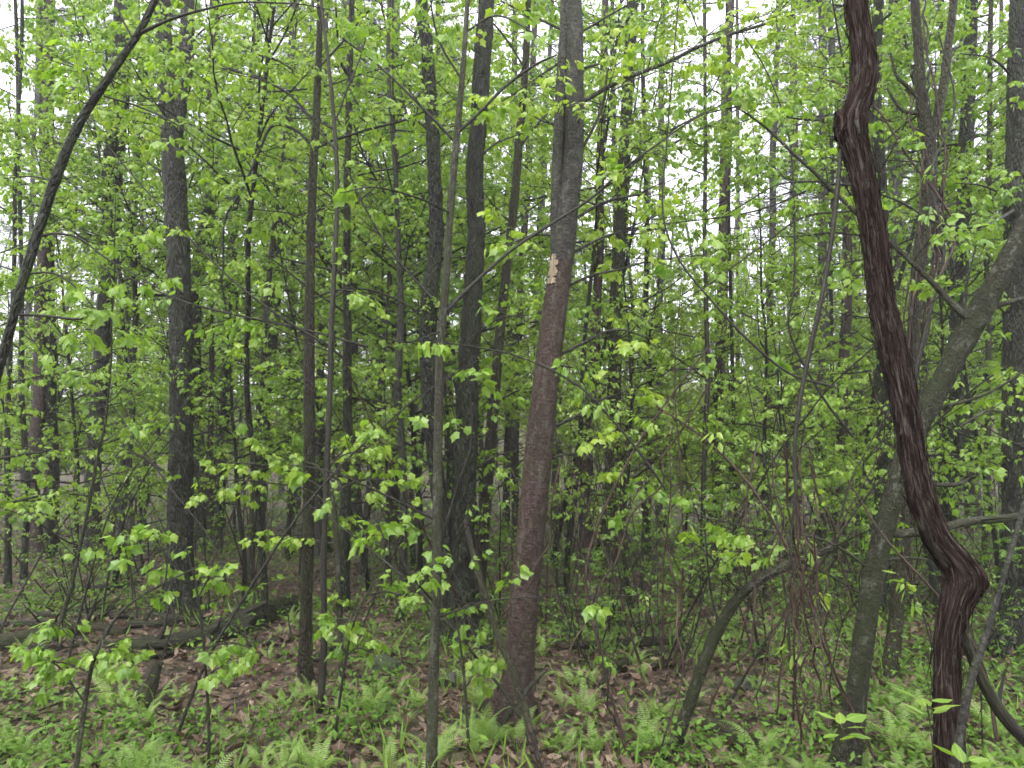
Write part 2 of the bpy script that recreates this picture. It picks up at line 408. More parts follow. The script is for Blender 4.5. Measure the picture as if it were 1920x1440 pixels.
def along(R, t):
    f = t * (len(R) - 1); i = min(int(f), len(R) - 2); a = f - i
    return R[i] * (1 - a) + R[i + 1] * a, nrm(R[i + 1, :3] - R[i, :3])

def bough(T, LV, p, d, L, r0, rng, size, hue, dens=1., bare=0., flat=.6, droop=.6, kink=.09):
    """a limb carrying sprays"""
    pts, de = wander(p, d, L, r0, r0 * .22, rng, 9, kink, (0, 0, .015))
    R = pts; T.tube(R, 4 if r0 > .008 else 3)
    k = max(3, int(L * 3.6 * dens))
    for i in range(k):
        t = .22 + .76 * (i + rng.random() * .7) / k; q, dj = along(R, min(t, .99))
        side = nrm(np.cross(dj, UP) + rng.normal(size=3) * .2) * (1 if i % 2 else -1)
        dd = nrm(dj * .75 + side * .8 + np.array([0, 0, rng.normal() * .3 * (1 - flat)]))
        spray(T, LV, q[:3], dd, L * (.42 * (1 - t) + .14) * rng.uniform(.7, 1.2), max(q[3] * .55, .0016), rng, size, hue, dens, 1, flat, droop, 3, bare)
    spray(T, LV, R[-1, :3], de, L * .25, r0 * .22, rng, size, hue, dens, 1, flat, droop, 3, bare)

def young_tree(seed, H, r0, first, nb, Lb, size, dens=1., bare=0., lean=.05, up=.35, hue=.5, flat=.6, droop=.6, stems=1):
    """stem, twigs, leaves of a prototype standing at the origin"""
    rng = np.random.default_rng(seed); S, T, LV = MB(), MB(), Leaves()
    for s in range(stems):
        d0 = nrm(np.array([rng.normal() * (lean if stems == 1 else .35), rng.normal() * (lean if stems == 1 else .35), 1]))
        h = H * (1 if s == 0 else rng.uniform(.6, 1))
        pts, _ = wander(np.array([rng.normal() * .06 * (stems > 1), rng.normal() * .06 * (stems > 1), -.12]), d0, h + .12, r0 * (1 if s == 0 else .8), r0 * .12, rng, 14, .055, (0, 0, .03))
        R = curve(pts, .12); R[:, 3] += r0 * .5 * np.exp(-np.linspace(0, h, len(R)) / .12)
        S.tube(R, 8, .10, 4, 5, seed + s)
        n = max(3, nb // stems)
        for i in range(n):
            t = first + (1 - first) * (i + rng.random()) / n * .98; q, dj = along(R, t)
            az = i * 2.4 + rng.normal() * .5 + s
            u_ = up * rng.uniform(.2, 1.5) + .5 * t * t * up
            d = nrm(np.array([math.cos(az), math.sin(az), u_]))
            bare_ = 1. if rng.random() < .2 else bare
            L = Lb * (1.1 - .75 * (t - first) / (1 - first + 1e-6)) * rng.uniform(.6, 1.15)
            bough(T, LV, q[:3], d, L, min(q[3] * .6, .006 + L * .006), rng, size, np.clip(hue + rng.normal() * .14, .1, .9), dens, bare_, flat, droop)
        spray(T, LV, R[-1, :3], UP + rng.normal(size=3) * .3, .4, R[-1, 3], rng, size, hue, dens)
    return S, T, LV

# ------------------------------------------------------------------ the ground
def build_ground():
    ys = np.concatenate([np.linspace(-12, 1.5, 20), np.linspace(1.7, 16, 130), 16 + np.geomspace(.2, 500, 60)])
    xs = np.sinh(np.linspace(-6.2, 6.2, 120)) ; xs = xs / xs.max() * 420
    xs = np.unique(np.concatenate([xs[np.abs(xs) > 9], np.linspace(-9, 9, 130)]))
    X, Y = np.meshgrid(xs, ys); Z = height(X, Y)
    near = np.exp(-np.clip(Y - 4, 0, None) / 10)
    Z = Z + near * (.018 * NZ(X * 3.1 + 40, Y * 3.1 + 40) + .010 * NZ(X * 8.3 + 40, Y * 8.3 + 40))
    n, k = X.shape; i = np.arange(n - 1)[:, None] * k; j = np.arange(k - 1)[None]
    F = np.stack([i + j, i + j + 1, i + k + j + 1, i + k + j], -1).reshape(-1, 4)
    mb = MB(); mb.add(np.stack([X, Y, Z], -1).reshape(-1, 3), F)
    tag(obj('ground', mb.mesh('ground', M['ground'])), 'brown leaf-strewn forest floor with green patches', kind='structure')
build_ground()

class LeafArr:
    def __init__(s, *a): s.a = a
    n = 1
    def arrays(s): return s.a

def scatter(N, rng, y0, y1, power=1.6):
    """points on the ground inside the view wedge, denser near the camera"""
    y = y0 * (y1 / y0) ** (rng.random(N) ** (1 / power) if power != 1 else rng.random(N))
    x = (rng.random(N) * 2 - 1) * (y * .74 + .5)
    return x, y

def unit(rng, N): return nrm(rng.normal(size=(N, 3)))

def build_litter():
    rng = np.random.default_rng(3); N = 31000
    x, y = scatter(N, rng, 2.6, 24, 1.0); z = height(x, y) + rng.random(N) * .03 + .012
    d = unit(rng, N) * [1, 1, .3]; n = nrm(UP + rng.normal(size=(N, 3)) * .55); P = np.stack([x, y, z], 1); sz = np.clip(rng.gamma(6, .0085, N), .02, .085); lv = np.clip(rng.normal(.42, .3, N), 0, 1)
    mb = MB(); kind = rng.random(N); near = y < 6.5
    for sel, tm in ((near & (kind < .5), MAPLE), (near & (kind >= .5), OVAL), (~near, FAR)):
        tm = (tm[0] * [1, 1, -1.2], tm[1]); mb.leaves(LeafArr(P[sel], d[sel], n[sel], sz[sel], lv[sel]), tm)
    tag(obj('leaf_litter', mb.mesh('leaf_litter', M['litter'], False)), 'brown dead leaves lying all over the forest floor', 'leaf litter', kind='stuff')
build_litter()

def green_mask(x, y):
    return NZ(x * .9 + 30, y * .9 + 30) + .5 * NZ(x * 2.3 + 30, y * 2.3 + 10)

def build_cover():
    rng = np.random.default_rng(4); mb = MB()
    x, y = scatter(14500, rng, 2.6, 34, 1.0)
    keep = green_mask(x, y) + rng.normal(size=len(x)) * .22 > .10 - .42 * sstep(4.5, 7.5, y); x, y = x[keep], y[keep]
    K = 9; N = len(x) * K
    hgt = np.repeat(rng.gamma(2.2, .045, len(x)) * (1 + y / 14), K)
    X = np.repeat(x, K) + rng.normal(size=N) * .055; Y = np.repeat(y, K) + rng.normal(size=N) * .055
    Z = height(X, Y) + .015 + hgt * rng.random(N)
    d = unit(rng, N) * [1, 1, .4]; n = nrm(UP + rng.normal(size=(N, 3)) * .4)
    mb.leaves(LeafArr(np.stack([X, Y, Z], 1), d, n, rng.uniform(.018, .05, N) * (1 + Y / 30), np.clip(np.repeat(rng.normal(.5, .2, len(x)), K) + rng.normal(size=N) * .12, 0, 1)), SMALL)
    # grass-like blades
    x, y = scatter(3600, rng, 2.6, 14, 1.0); keep = green_mask(x + 3, y) > .05; x, y = x[keep], y[keep]; N = len(x)
    d = nrm(UP * 1.2 + rng.normal(size=(N, 3)) * .5); n = unit(rng, N)
    V = SMALL[0] * [.16, 1, 1]
    mb.leaves(LeafArr(np.stack([x, y, height(x, y)], 1), d, n, rng.uniform(.07, .22, N), np.clip(rng.normal(.6, .2, N), 0, 1)), (V, SMALL[1]))
    tag(obj('ground_cover', mb.mesh('ground_cover', M['cover'], False)), 'low green seedlings and grass covering patches of the forest floor', 'ground cover', kind='stuff')
build_cover()

# ------------------------------------------------------------------ the far wood: one mass
def build_far_wood():
    rng = np.random.default_rng(8); mbl, mbt = MB(), MB()
    nT = 230
    y = rng.uniform(33, 88, nT); x = (rng.random(nT) * 2 - 1) * (y * .78 + 3); g = height(x, y)
    for i in range(nT):
        h = rng.uniform(9, 22); r = rng.uniform(.07, .2)
        pts, _ = wander(np.array([x[i], y[i], g[i] - .2]), UP, h, r, r * .3, rng, 5, .04)
        mbt.tube(pts, 5, seed=i)
        for b in range(10):
            q = pts[rng.integers(1, 6)]; az = rng.random() * 6.3
            w, _ = wander(q[:3], (math.cos(az), math.sin(az), .6), rng.uniform(1, 3), .03, .01, rng, 3, .1); mbt.tube(w, 3)
        K = 23; c = np.stack([x[i] + rng.normal(size=K) * 1.7, y[i] + rng.normal(size=K) * 1.7, g[i] + (rng.random(K) ** 1.25) * h * 1.0], 1)
        n = K * 34; C = np.repeat(c, 34, 0) + rng.normal(size=(n, 3)) * [.75, .75, .26]
        hue = np.repeat(rng.normal(.5, .16, K), 34) + rng.normal() * .15 + rng.normal(size=n) * .1
        mbl.leaves(LeafArr(C, unit(rng, n), nrm(UP + rng.normal(size=(n, 3)) * .55), rng.uniform(.09, .19, n), np.clip(hue, 0, 1)), SMALL)
    r = thing('far_woodland', 'distant mass of pale green trees closing the view on the rising slope', 'woodland', (0, 60, 0))
    r['kind'] = 'stuff'
    part('foliage', mbl, 'leaf_far', r, 'stuff', False); part('trunks', mbt, 'far_bark', r, 'stuff')
build_far_wood()

# ------------------------------------------------------------------ helpers for things laid out from the photograph
def px(ctrl, Y):
    out = []
    for c in ctrl:
        y = Y + (c[3] if len(c) > 3 else 0); p = at(c[0], c[1], y)
        out.append([*p, c[2] / 2 / F_PX * y])
    return np.array(out)

def rooted(C, sink=.15):
    """continue the lowest end straight down into the soil"""
    p = C[0].copy(); g = float(height(p[0], p[1]))
    if p[2] < g + .02: C[0, 2] = min(C[0, 2], g - .02)
    b = p.copy(); b[2] = min(g, p[2]) - sink; return np.vstack([b, C])

def flare(R, amt=.45, fall=.16):
    z = R[:, 2] - float(height(R[0, 0], R[0, 1])); R[:, 3] *= 1 + amt * np.exp(-np.clip(z, 0, None) / fall); return R

def sprigs(T, LV, R, rng, n, L, size, hue, t0=.15, t1=1., dens=.9, bare=.15, droop=.6, up=.2, lvl=1):
    for i in range(n):
        t = t0 + (t1 - t0) * (i + rng.random()) / n; q, d = along(R, min(t, .995))
        side = nrm(np.cross(d, UP) + rng.normal(size=3) * .5) * (1 if i % 2 else -1)
        dd = nrm(d * .55 + side + np.array([0, 0, up * rng.normal()]))
        spray(T, LV, q[:3], dd, L * rng.uniform(.5, 1.3) * (1.1 - .5 * t), max(.0014, min(.005, q[3] * .5)), rng, size, hue, dens, lvl, .5, droop, 3, bare)

LEAF_ME = {}
def leaf_objects(LV, parent, kind='maple', mat='leaf_pale'):
    """each leaf a part of its own, from shared meshes"""
    key = (kind, mat)
    if key not in LEAF_ME:
        L = []
        for k in range(4):
            V, F = leaf_tmpl(kind); V = V.copy(); V[:, 2] += [-.12, .05, .1, -.2][k] * V[:, 1] ** 2 + [.1, -.15, .05, 0][k] * V[:, 0]
            mb = MB(); mb.add(V, F, V, np.full(len(V), [.3, .5, .65, .85][k])); L.append(mb.mesh('leaf', M[mat], False))
        LEAF_ME[key] = L
    pos, d, nn, sz, lv = LV.arrays(); off = np.array(parent.location)
    y = nrm(d); x = nrm(np.cross(y, nn)); z = np.cross(x, y)
    for i in range(len(pos)):
        o = bpy.data.objects.new('leaf', LEAF_ME[key][min(3, int(lv[i] * 4))]); COL.objects.link(o); o.parent = parent
        m = Matrix(((*(x[i] * sz[i]),), (*(y[i] * sz[i]),), (*(z[i] * sz[i]),))).transposed().to_4x4()
        m.translation = Vector(pos[i] - off); o.matrix_local = m

LAND = []                                        # (u, short name) of the trunks labels refer to

def hero(name, label, cat, mat, Y, stems, branches=(), step=.03, sides=22, amp=.085, kx=9, ky=18, root=True, flr=.4,
         leaf=None, bmat=None, seed=1, single=False, group=None, amp2=.05, leafmat='leaf'):
    """a tree traced at its own depth: trunk, forks, limbs with twigs, leaves.  leaf = (size, hue, n per metre, spray length, bare)"""
    rng = np.random.default_rng(seed * 31 + 7)
    C0 = px(stems[0], Y); base = C0[0, :3].copy(); base[2] = float(height(base[0], base[1]))
    r = thing(name, label, cat, base, group)
    for k, st in enumerate(stems):
        C = px(st, Y)
        if k == 0 and root: C = rooted(C)
        R = curve(C, step)
        if k == 0 and root: R = flare(R, flr)
        mb = MB(); mb.tube(R, sides if k == 0 else max(10, sides - 6), amp, kx, ky, seed + k, amp2=amp2)
        part('trunk' if k == 0 else 'stem', mb, mat, r)
    if root and flr >= .4:                        # surface roots
        r0 = C0[0, 3]; ph = rng.random() * 6.3
        for k in range(5):
            an = ph + k * 1.257 + rng.normal() * .25; dx = np.array([math.cos(an), math.sin(an), 0]); L = r0 * rng.uniform(2.4, 4.2); P_ = []
            for t in (0, .25, .5, .75, 1.):
                q = base + dx * (r0 * .55 + L * t) + np.array([-dx[1], dx[0], 0]) * rng.normal() * r0 * .2 * t
                q[2] = float(height(q[0], q[1])) + r0 * (1.5 * (1 - t) ** 2.6 - .28 - .25 * t); P_.append([*q, r0 * (.46 - .30 * t)])
            b = MB(); b.tube(curve(P_, .03), 10, .1, 5, 12, k); part('root', b, mat, r)
    T, LV = MB(), Leaves()
    for k, br in enumerate(branches):
        C = px(br, Y); R = curve(C, .05)
        R[:, :3] += np.stack([NZ(np.arange(len(R)) * .21 + 9 * k + j * 5, np.full(len(R), seed * 3.1 + 2)) for j in range(3)], 1) * .012 * np.linspace(0, 1, len(R))[:, None]
        mb = MB(); mb.tube(R, 8 if R[0, 3] > .012 else 6, .07, 4, 9, seed + k)
        part('branch', mb, bmat or mat, r)
        if leaf:
            Lb = np.linalg.norm(np.diff(R[:, :3], axis=0), axis=1).sum()
            sprigs(T, LV, R, rng, max(2, int(Lb * leaf[2])), leaf[3], leaf[0], leaf[1], .2, 1., .9, leaf[4])
    part('twigs', T, 'twig', r, 'stuff')
    if LV.n:
        if single: leaf_objects(LV, r, 'maple', leafmat)
        else: mb = MB(); mb.leaves(LV, MAPLE); part('crown', mb, leafmat, r, 'stuff', False)
    return r

gY = lambda u, v: gpt(u, v)[1]

# ------------------------------------------------------------------ the trunks of the photograph, near ones
Y = gY(335, 1150)
hero('forked_tree', 'stout grey flaky-barked trunk forking in two near the top left', 'tree', 'plate', Y,
     [[(335, 1150, 54), (338, 1000, 46), (340, 800, 41), (338, 600, 41), (333, 450, 41), (325, 300, 41), (316, 190, 36), (309, 100, 32), (305, 0, 30), (302, -300, 26)],
      [(327, 270, 26), (338, 190, 29), (348, 120, 28), (352, 40, 26), (352, -60, 25), (350, -300, 22)]],
     [[(325, 470, 4), (290, 450, 3), (255, 470, 2)], [(345, 640, 4), (390, 610, 3), (430, 600, 2)], [(330, 900, 6), (300, 880, 6), (262, 855, 5), (235, 850, 4), (200, 870, 2)],
      [(350, 820, 4), (420, 800, 3), (470, 770, 2)], [(318, 330, 4), (260, 300, 3), (215, 310, 2)], [(345, 90, 4), (400, 40, 3), (450, 20, 2)]],
     sides=28, leaf=(.052, .5, 6, .45, .2), bmat='twig', seed=1)
LAND.append((335, 'forked trunk'))

hero('leaning_tree', 'thin black stem leaning rightward across the top left corner', 'tree', 'dark', 3.5,
     [[(-250, 1480, 22), (-120, 1080, 20), (-45, 840, 18), (0, 685, 16), (60, 470, 18), (130, 270, 17), (200, 150, 14), (255, 70, 13), (290, 0, 13), (335, -110, 12)]],
     [[(262, 62, 9), (320, 36, 6), (380, 18, 5), (440, 6, 4), (540, 10, 3), (640, 20, 2)], [(68, 447, 5), (100, 438, 5), (150, 448, 4), (200, 485, 3), (300, 545, 2)],
      [(195, 180, 4), (260, 200, 4), (330, 235, 3), (420, 300, 2)], [(28, 590, 5), (90, 592, 5), (140, 596, 5), (190, 588, 3)], [(42, 515, 4), (100, 512, 4), (150, 545, 3), (190, 590, 2)],
      [(130, 265, 4), (148, 225, 3), (165, 190, 2)], [(100, 340, 4), (60, 330, 3), (-10, 335, 2)], [(250, 75, 4), (225, 20, 4), (215, -40, 3)]],
     sides=14, flr=.2, leaf=(.052, .55, 5, .4, .15), bmat='twig', seed=2)
LAND.append((60, 'leaning stem'))

Y = gY(572, 1285)
hero('slender_tree', 'slender straight brown mossy trunk left of the thin black stem', 'tree', 'brown', Y,
     [[(572, 1285, 25), (574, 1150, 22), (578, 1000, 21), (580, 850, 22), (580, 650, 20), (582, 500, 18), (586, 350, 17), (593, 220, 15), (598, 100, 12), (600, 0, 11), (604, -250, 9)]],
     [[(584, 272, 6), (560, 248, 6), (535, 236, 6), (515, 234, 6), (500, 250, 5), (480, 300, 5), (445, 370, 5), (422, 415, 4), (416, 525, 3)],
      [(594, 276, 6), (640, 258, 6), (725, 233, 5), (790, 214, 4), (860, 180, 2)], [(584, 222, 6), (540, 176, 5), (480, 146, 4), (375, 120, 3), (200, 104, 2)],
      [(582, 560, 4), (640, 545, 4), (700, 560, 3)], [(578, 420, 4), (540, 400, 3), (470, 395, 2)], [(596, 130, 4), (640, 80, 4), (690, 20, 3)], [(576, 700, 4), (530, 690, 3), (480, 660, 2)]],
     sides=16, leaf=(.050, .55, 7, .5, .1), bmat='twig', seed=3)
LAND.append((578, 'slender trunk'))

Y = gY(600, 1342)
hero('thin_tree', 'very thin dark stem rising just right of the slender mossy trunk', 'tree', 'twig', Y,
     [[(600, 1342, 13), (608, 1200, 12), (607, 1050, 11), (612, 900, 11), (618, 750, 11), (622, 600, 10), (630, 450, 9), (632, 330, 9), (625, 210, 8), (615, 110, 7), (602, 0, 6), (596, -120, 5)]],
     [[(630, 225, 4), (648, 175, 4), (662, 138, 3), (690, 60, 2)], [(622, 560, 4), (642, 548, 4), (660, 520, 2)], [(632, 400, 3), (680, 370, 3), (740, 320, 2)], [(612, 880, 3), (650, 850, 3), (700, 845, 2)], [(620, 660, 3), (570, 640, 3), (500, 605, 2)]],
     sides=12, leaf=(.050, .55, 6, .42, .12), seed=4)

hero('sapling_tree', 'olive lichen-spotted sapling rising from the bottom edge left of centre', 'sapling', 'olive', 3.75,
     [[(808, 1470, 21), (812, 1300, 19), (818, 1100, 18), (820, 950, 18), (822, 800, 17), (826, 650, 16), (835, 540, 15), (842, 430, 14), (850, 330, 14), (858, 240, 13), (868, 130, 11), (877, 0, 9), (886, -170, 7)]],
     [[(837, 582, 8), (900, 520, 7, .1), (970, 460, 6, .15), (1040, 415, 6, .2), (1110, 370, 5, .2), (1180, 310, 4, .2), (1280, 238, 3, .2), (1400, 170, 2, .2)],
      [(860, 247, 7), (900, 210, 6), (950, 160, 6), (1000, 125, 5), (1045, 105, 3)], [(851, 264, 6), (805, 215, 6), (750, 160, 5), (690, 105, 4), (640, 70, 3)],
      [(864, 146, 5), (830, 90, 4), (815, 40, 4), (806, -20, 3)], [(816, 975, 5), (730, 932, 4, -.1), (640, 890, 3, -.2), (540, 868, 2, -.2)],
      [(822, 1158, 4), (870, 1140, 3), (950, 1122, 3), (1080, 1115, 2), (1200, 1118, 2)], [(827, 1010, 5, .05), (855, 920, 4, .1), (884, 835, 4, .1), (886, 770, 3, .1), (880, 700, 2, .1)],
      [(814, 1130, 4), (770, 1080, 3, -.1), (740, 1050, 3, -.2), (700, 960, 2, -.2)], [(845, 400, 4), (780, 370, 4, -.2), (700, 350, 3, -.4), (640, 360, 2, -.5)], [(830, 620, 4), (760, 640, 3, -.2), (690, 620, 2, -.4)],
      [(874, 60, 4), (930, 30, 4), (1000, 60, 3, -.2), (1060, 110, 2, -.3)]],
     sides=16, flr=.2, leaf=(.058, .62, 2.2, .24, .2), bmat='twig', seed=5, single=True, leafmat='leaf_pale')
LAND.append((820, 'olive sapling'))

Y = gY(860, 1205)
hero('twin_tree', 'pair of near-black furrowed trunks joined at the base behind the olive sapling', 'tree', 'dark', Y,
     [[(862, 1205, 62), (862, 1120, 52), (868, 1000, 45), (872, 850, 41), (878, 700, 39), (886, 560, 36), (893, 430, 34), (890, 330, 32), (898, 220, 32), (905, 100, 33), (912, 0, 30), (918, -300, 26)],
      [(855, 1180, 36), (845, 1110, 32), (836, 1040, 30), (825, 950, 28), (812, 820, 30), (803, 680, 32), (805, 560, 32), (818, 450, 28), (815, 330, 26), (808, 200, 26), (800, 80, 24), (790, 0, 24), (780, -300, 22)]],
     [[(800, 600, 5), (760, 570, 4), (700, 545, 4), (650, 540, 2)], [(895, 300, 5), (930, 270, 4), (980, 250, 2)], [(880, 640, 5), (930, 600, 4), (990, 590, 2)], [(810, 250, 5), (770, 220, 4), (720, 215, 2)], [(870, 900, 4), (920, 860, 3), (980, 840, 2)], [(815, 880, 4), (760, 840, 3), (710, 830, 2)]],
     sides=30, amp=.12, leaf=(.052, .5, 7, .55, .08), bmat='twig', seed=6)
LAND.append((866, 'twin trunks'))

hero('leaning_brown_tree', 'narrow brown trunk leaning right, between the twin black trunks and purple-brown trunk', 'tree', 'brown', 7.4,
     [[(896, 1150, 21), (903, 1060, 20), (912, 930, 22), (922, 800, 21), (935, 650, 19), (948, 520, 18), (962, 400, 17), (972, 280, 16), (985, 130, 14), (990, 0, 12), (996, -200, 10)]],
     [[(960, 420, 4), (930, 390, 4), (905, 360, 2)], [(972, 280, 4), (1010, 230, 4), (1040, 200, 2)], [(985, 130, 4), (940, 60, 4), (900, 20, 2)], [(925, 760, 4), (965, 735, 3), (1010, 725, 2)]],
     sides=16, leaf=(.06, .5, 6, .55, .08), bmat='twig', seed=7)

Y = gY(962, 1345); YC = Y
ctr = hero('centre_tree', 'big leaning trunk at centre, purple-brown bark below and grey above', 'tree', 'purple', Y,
     [[(960, 1345, 66), (970, 1280, 57), (980, 1150, 54), (995, 1000, 53), (1010, 850, 52), (1025, 700, 49), (1040, 580, 47), (1055, 480, 45)],
      [(1053, 492, 44), (1060, 430, 43), (1066, 380, 41), (1075, 280, 39), (1077, 180, 37), (1077, 60, 35), (1075, 0, 33), (1072, -300, 28)],
      [(1050, 540, 20), (1046, 490, 25), (1043, 430, 23), (1045, 330, 23), (1050, 200, 21), (1056, 100, 20), (1060, 0, 18), (1060, -300, 15)]],
     [[(1092, 192, 9), (1150, 158, 9), (1230, 125, 8), (1320, 85, 7), (1400, 55, 6), (1490, 25, 4)], [(1084, 290, 6), (1110, 245, 6), (1130, 195, 6), (1137, 135, 4)], [(1083, 408, 6), (1130, 380, 6), (1180, 366, 5), (1222, 362, 4)],
      [(1076, 472, 6), (1120, 450, 5), (1162, 437, 4), (1240, 430, 2)], [(1068, 535, 6), (1110, 516, 5), (1160, 505, 4), (1195, 494, 3)], [(1050, 665, 7), (1090, 645, 6), (1130, 625, 5), (1170, 620, 4), (1230, 640, 2)],
      [(1042, 442, 5), (1000, 442, 4), (955, 462, 3)], [(1030, 805, 7), (1080, 780, 6), (1130, 748, 4), (1180, 735, 2)], [(1024, 862, 5), (1070, 850, 4), (1120, 860, 2)], [(1045, 235, 6), (1020, 228, 4), (1005, 222, 3)],
      [(1090, 130, 6), (1110, 122, 6), (1128, 115, 4)], [(1062, 60, 6), (1020, 40, 5), (960, 10, 4), (900, -20, 2)], [(1060, 110, 5), (1000, 150, 3), (940, 190, 2)], [(1090, 60, 5), (1160, 20, 4), (1230, -10, 2)]],
     sides=32, amp=.055, kx=8, ky=26, leaf=(.056, .55, 6, .5, .1), bmat='grey', seed=8)
for o in ctr.children:
    if o.name.split('.')[0] == 'stem': o.data.materials.clear(); o.data.materials.append(M['grey'])
LAND.append((1000, 'centre trunk'))
def wood_patch():
    R = curve(px([(1045, 548, 47), (1050, 515, 46), (1053, 482, 45.5)], YC), .006); mb = MB()
    full = MB(); full.tube(R, 48)
    V = full.V[0].reshape(len(R), 48, 3); c = R[:, :3]
    d = nrm(V - c[:, None]); face = d @ nrm(np.array([-.75, -.66, 0.])); 
    t = np.linspace(0, 1, len(R)); lim = .90 + .05 * np.sin(t * 23) + .03 * np.sin(t * 61) + .10 * (2 * np.abs(t - .55)) ** 3
    Vp = c[:, None] + d * (R[:, 3] * 1.035)[:, None, None]
    idx = np.arange(len(R) * 48).reshape(len(R), 48); F = []
    for i in range(len(R) - 1):
        for j in range(48):
            if face[i, j] > lim[i]: k = (j + 1) % 48; F.append((idx[i, j], idx[i, k], idx[i + 1, k], idx[i + 1, j]))
    mb.add(Vp.reshape(-1, 3), np.array(F), full.A[0]); o = part('bare_wood_patch', mb, 'wood', ctr); o['label'] = 'pale patch of bare wood where the bark has come off'
wood_patch()

# ------------------------------------------------------------------ the shaggy vine on the right
def build_vine():
    Yv = 2.6
    C = px([(1787, 1520, 52), (1784, 1420, 50), (1777, 1300, 50), (1778, 1200, 52), (1792, 1135, 56), (1806, 1088, 66), (1792, 1052, 52), (1760, 1010, 46), (1735, 940, 46), (1715, 860, 44), (1695, 750, 44),
            (1670, 640, 44), (1650, 540, 42), (1638, 440, 42), (1615, 330, 42), (1597, 262, 50), (1594, 232, 54), (1604, 200, 44), (1618, 150, 46), (1615, 80, 44), (1604, 0, 42), (1598, -160, 38)], Yv)
    r = thing('grape_vine', 'thick crooked reddish vine with shaggy peeling bark hanging at right', 'vine', [C[0, 0], C[0, 1], float(height(C[0, 0], C[0, 1]))])
    C = rooted(C); R = curve(C, .012)
    mb = MB(); mb.tube(R, 48, .07, 14, 19, 5, amp2=.22); part('trunk', mb, 'vine', r)
    # knots
    for (u, v, w, dy) in ((1824, 1084, 40, -.01), (1578, 236, 34, -.01)):
        k = curve(px([(u - 8, v + 26, w * .45, dy), (u + 2, v + 12, w * .95, dy), (u + 3, v, w, dy), (u, v - 14, w * .85, dy), (u - 8, v - 28, w * .4, dy)], Yv), .008)
        b = MB(); b.tube(k, 26, .16, 9, 30, 9, amp2=.12); part('knot', b, 'vine', r)
    # peeling strips of bark
    rng = np.random.default_rng(12); b = MB()
    full = MB(); full.tube(R, 24, .06, 14, 19, 5, amp2=.22); V = full.V[0].reshape(len(R), 24, 3)
    for i in range(1100):
        a = rng.integers(2, len(R) - 30); n = rng.integers(6, 30); j = rng.integers(0, 24)
        seg = V[a:a + n, j]; cen = R[a:a + n, :3]; out = nrm(seg - cen)
        t = np.linspace(0, 1, len(seg)); lift = rng.gamma(1.3, .007 if i % 4 else .022) * (t ** 3 if rng.random() < .5 else (1 - t) ** 3) + .0015
        base = cen + (seg - cen) * 1.0 + out * (np.abs(lift)[:, None]); side = nrm(np.cross(out, nrm(np.gradient(seg, axis=0))))
        drift = np.cumsum(rng.normal(size=len(seg)) * .0006)[:, None]
        w = rng.gamma(2., .0012) * (np.sin(np.clip(t, .06, .94) * math.pi) ** .5)[:, None]
        Vs = np.stack([base + side * (drift + w), base + out * .0012 + side * drift, base + side * (drift - w)], 1).reshape(-1, 3)
        m = len(seg); q = np.arange(m - 1)[:, None] * 3
        F = np.concatenate([q + [0, 1, 4, 3], q + [1, 2, 5, 4]])
        A = np.stack([np.full(m * 3, rng.random() * .2), np.tile([0, .004, .008], m) + rng.random() * .2, np.repeat(t * n * .012 + rng.random() * 5, 3)], 1)
        b.add(Vs, F, A)
    part('peeling_bark', b, 'vine', r, 'stuff')
    t = curve(px([(1582, 262, 9), (1575, 300, 8), (1570, 360, 9), (1556, 470, 9), (1540, 560, 9), (1520, 650, 9), (1500, 750, 8), (1489, 850, 7), (1492, 920, 6), (1482, 1020, 5), (1490, 1090, 4)], Yv), .03)
    b = MB(); b.tube(t, 10, .12, 5, 10, 3); part('side_vine', b, 'twig', r)
    return r
build_vine(); LAND.append((1700, 'shaggy vine'))

# ------------------------------------------------------------------ right hand trees
hero('leaning_mossy_tree', 'greenish mossy tree leaning right behind the shaggy vine, with a long bare limb', 'tree', 'mossy', 3.95,
     [[(1580, 1450, 36), (1600, 1330, 34), (1615, 1220, 34), (1632, 1110, 36), (1655, 1000, 36), (1685, 900, 36), (1715, 820, 36), (1755, 740, 36), (1800, 650, 36), (1835, 585, 39), (1880, 510, 37), (1925, 430, 34), (2000, 320, 30)]],
     [[(1822, 605, 18), (1785, 570, 13), (1740, 522, 10), (1680, 465, 9), (1610, 404, 8), (1550, 346, 8), (1500, 298, 7), (1430, 236, 5), (1380, 200, 3)], [(1850, 580, 12), (1900, 565, 10), (1970, 550, 9)],
      [(1660, 1000, 18), (1700, 1000, 17), (1760, 990, 16), (1830, 975, 15), (1920, 968, 14), (2010, 955, 12)], [(1700, 905, 9), (1745, 908, 8), (1800, 905, 8), (1822, 893, 4)], [(1660, 1050, 8), (1700, 1045, 6), (1740, 1048, 4)],
      [(1640, 1075, 7), (1580, 1030, 6), (1520, 1005, 5), (1400, 985, 4), (1280, 955, 3)], [(1780, 690, 6), (1800, 640, 5), (1812, 545, 4), (1840, 430, 3)], [(1740, 770, 6), (1850, 740, 5), (1920, 700, 4)],
      [(1800, 800, 5, -.2), (1860, 770, 5, -.2), (1905, 795, 3, -.2)], [(1600, 395, 5), (1500, 410, 4), (1400, 480, 3), (1290, 560, 2)], [(1540, 340, 4), (1450, 350, 3), (1330, 420, 2)]],
     sides=24, amp=.10, kx=7, ky=12, leaf=(.048, .66, 5.5, .34, .2), bmat='olive', seed=10, amp2=.24, leafmat='leaf_pale')
LAND.append((1640, 'mossy tree'))

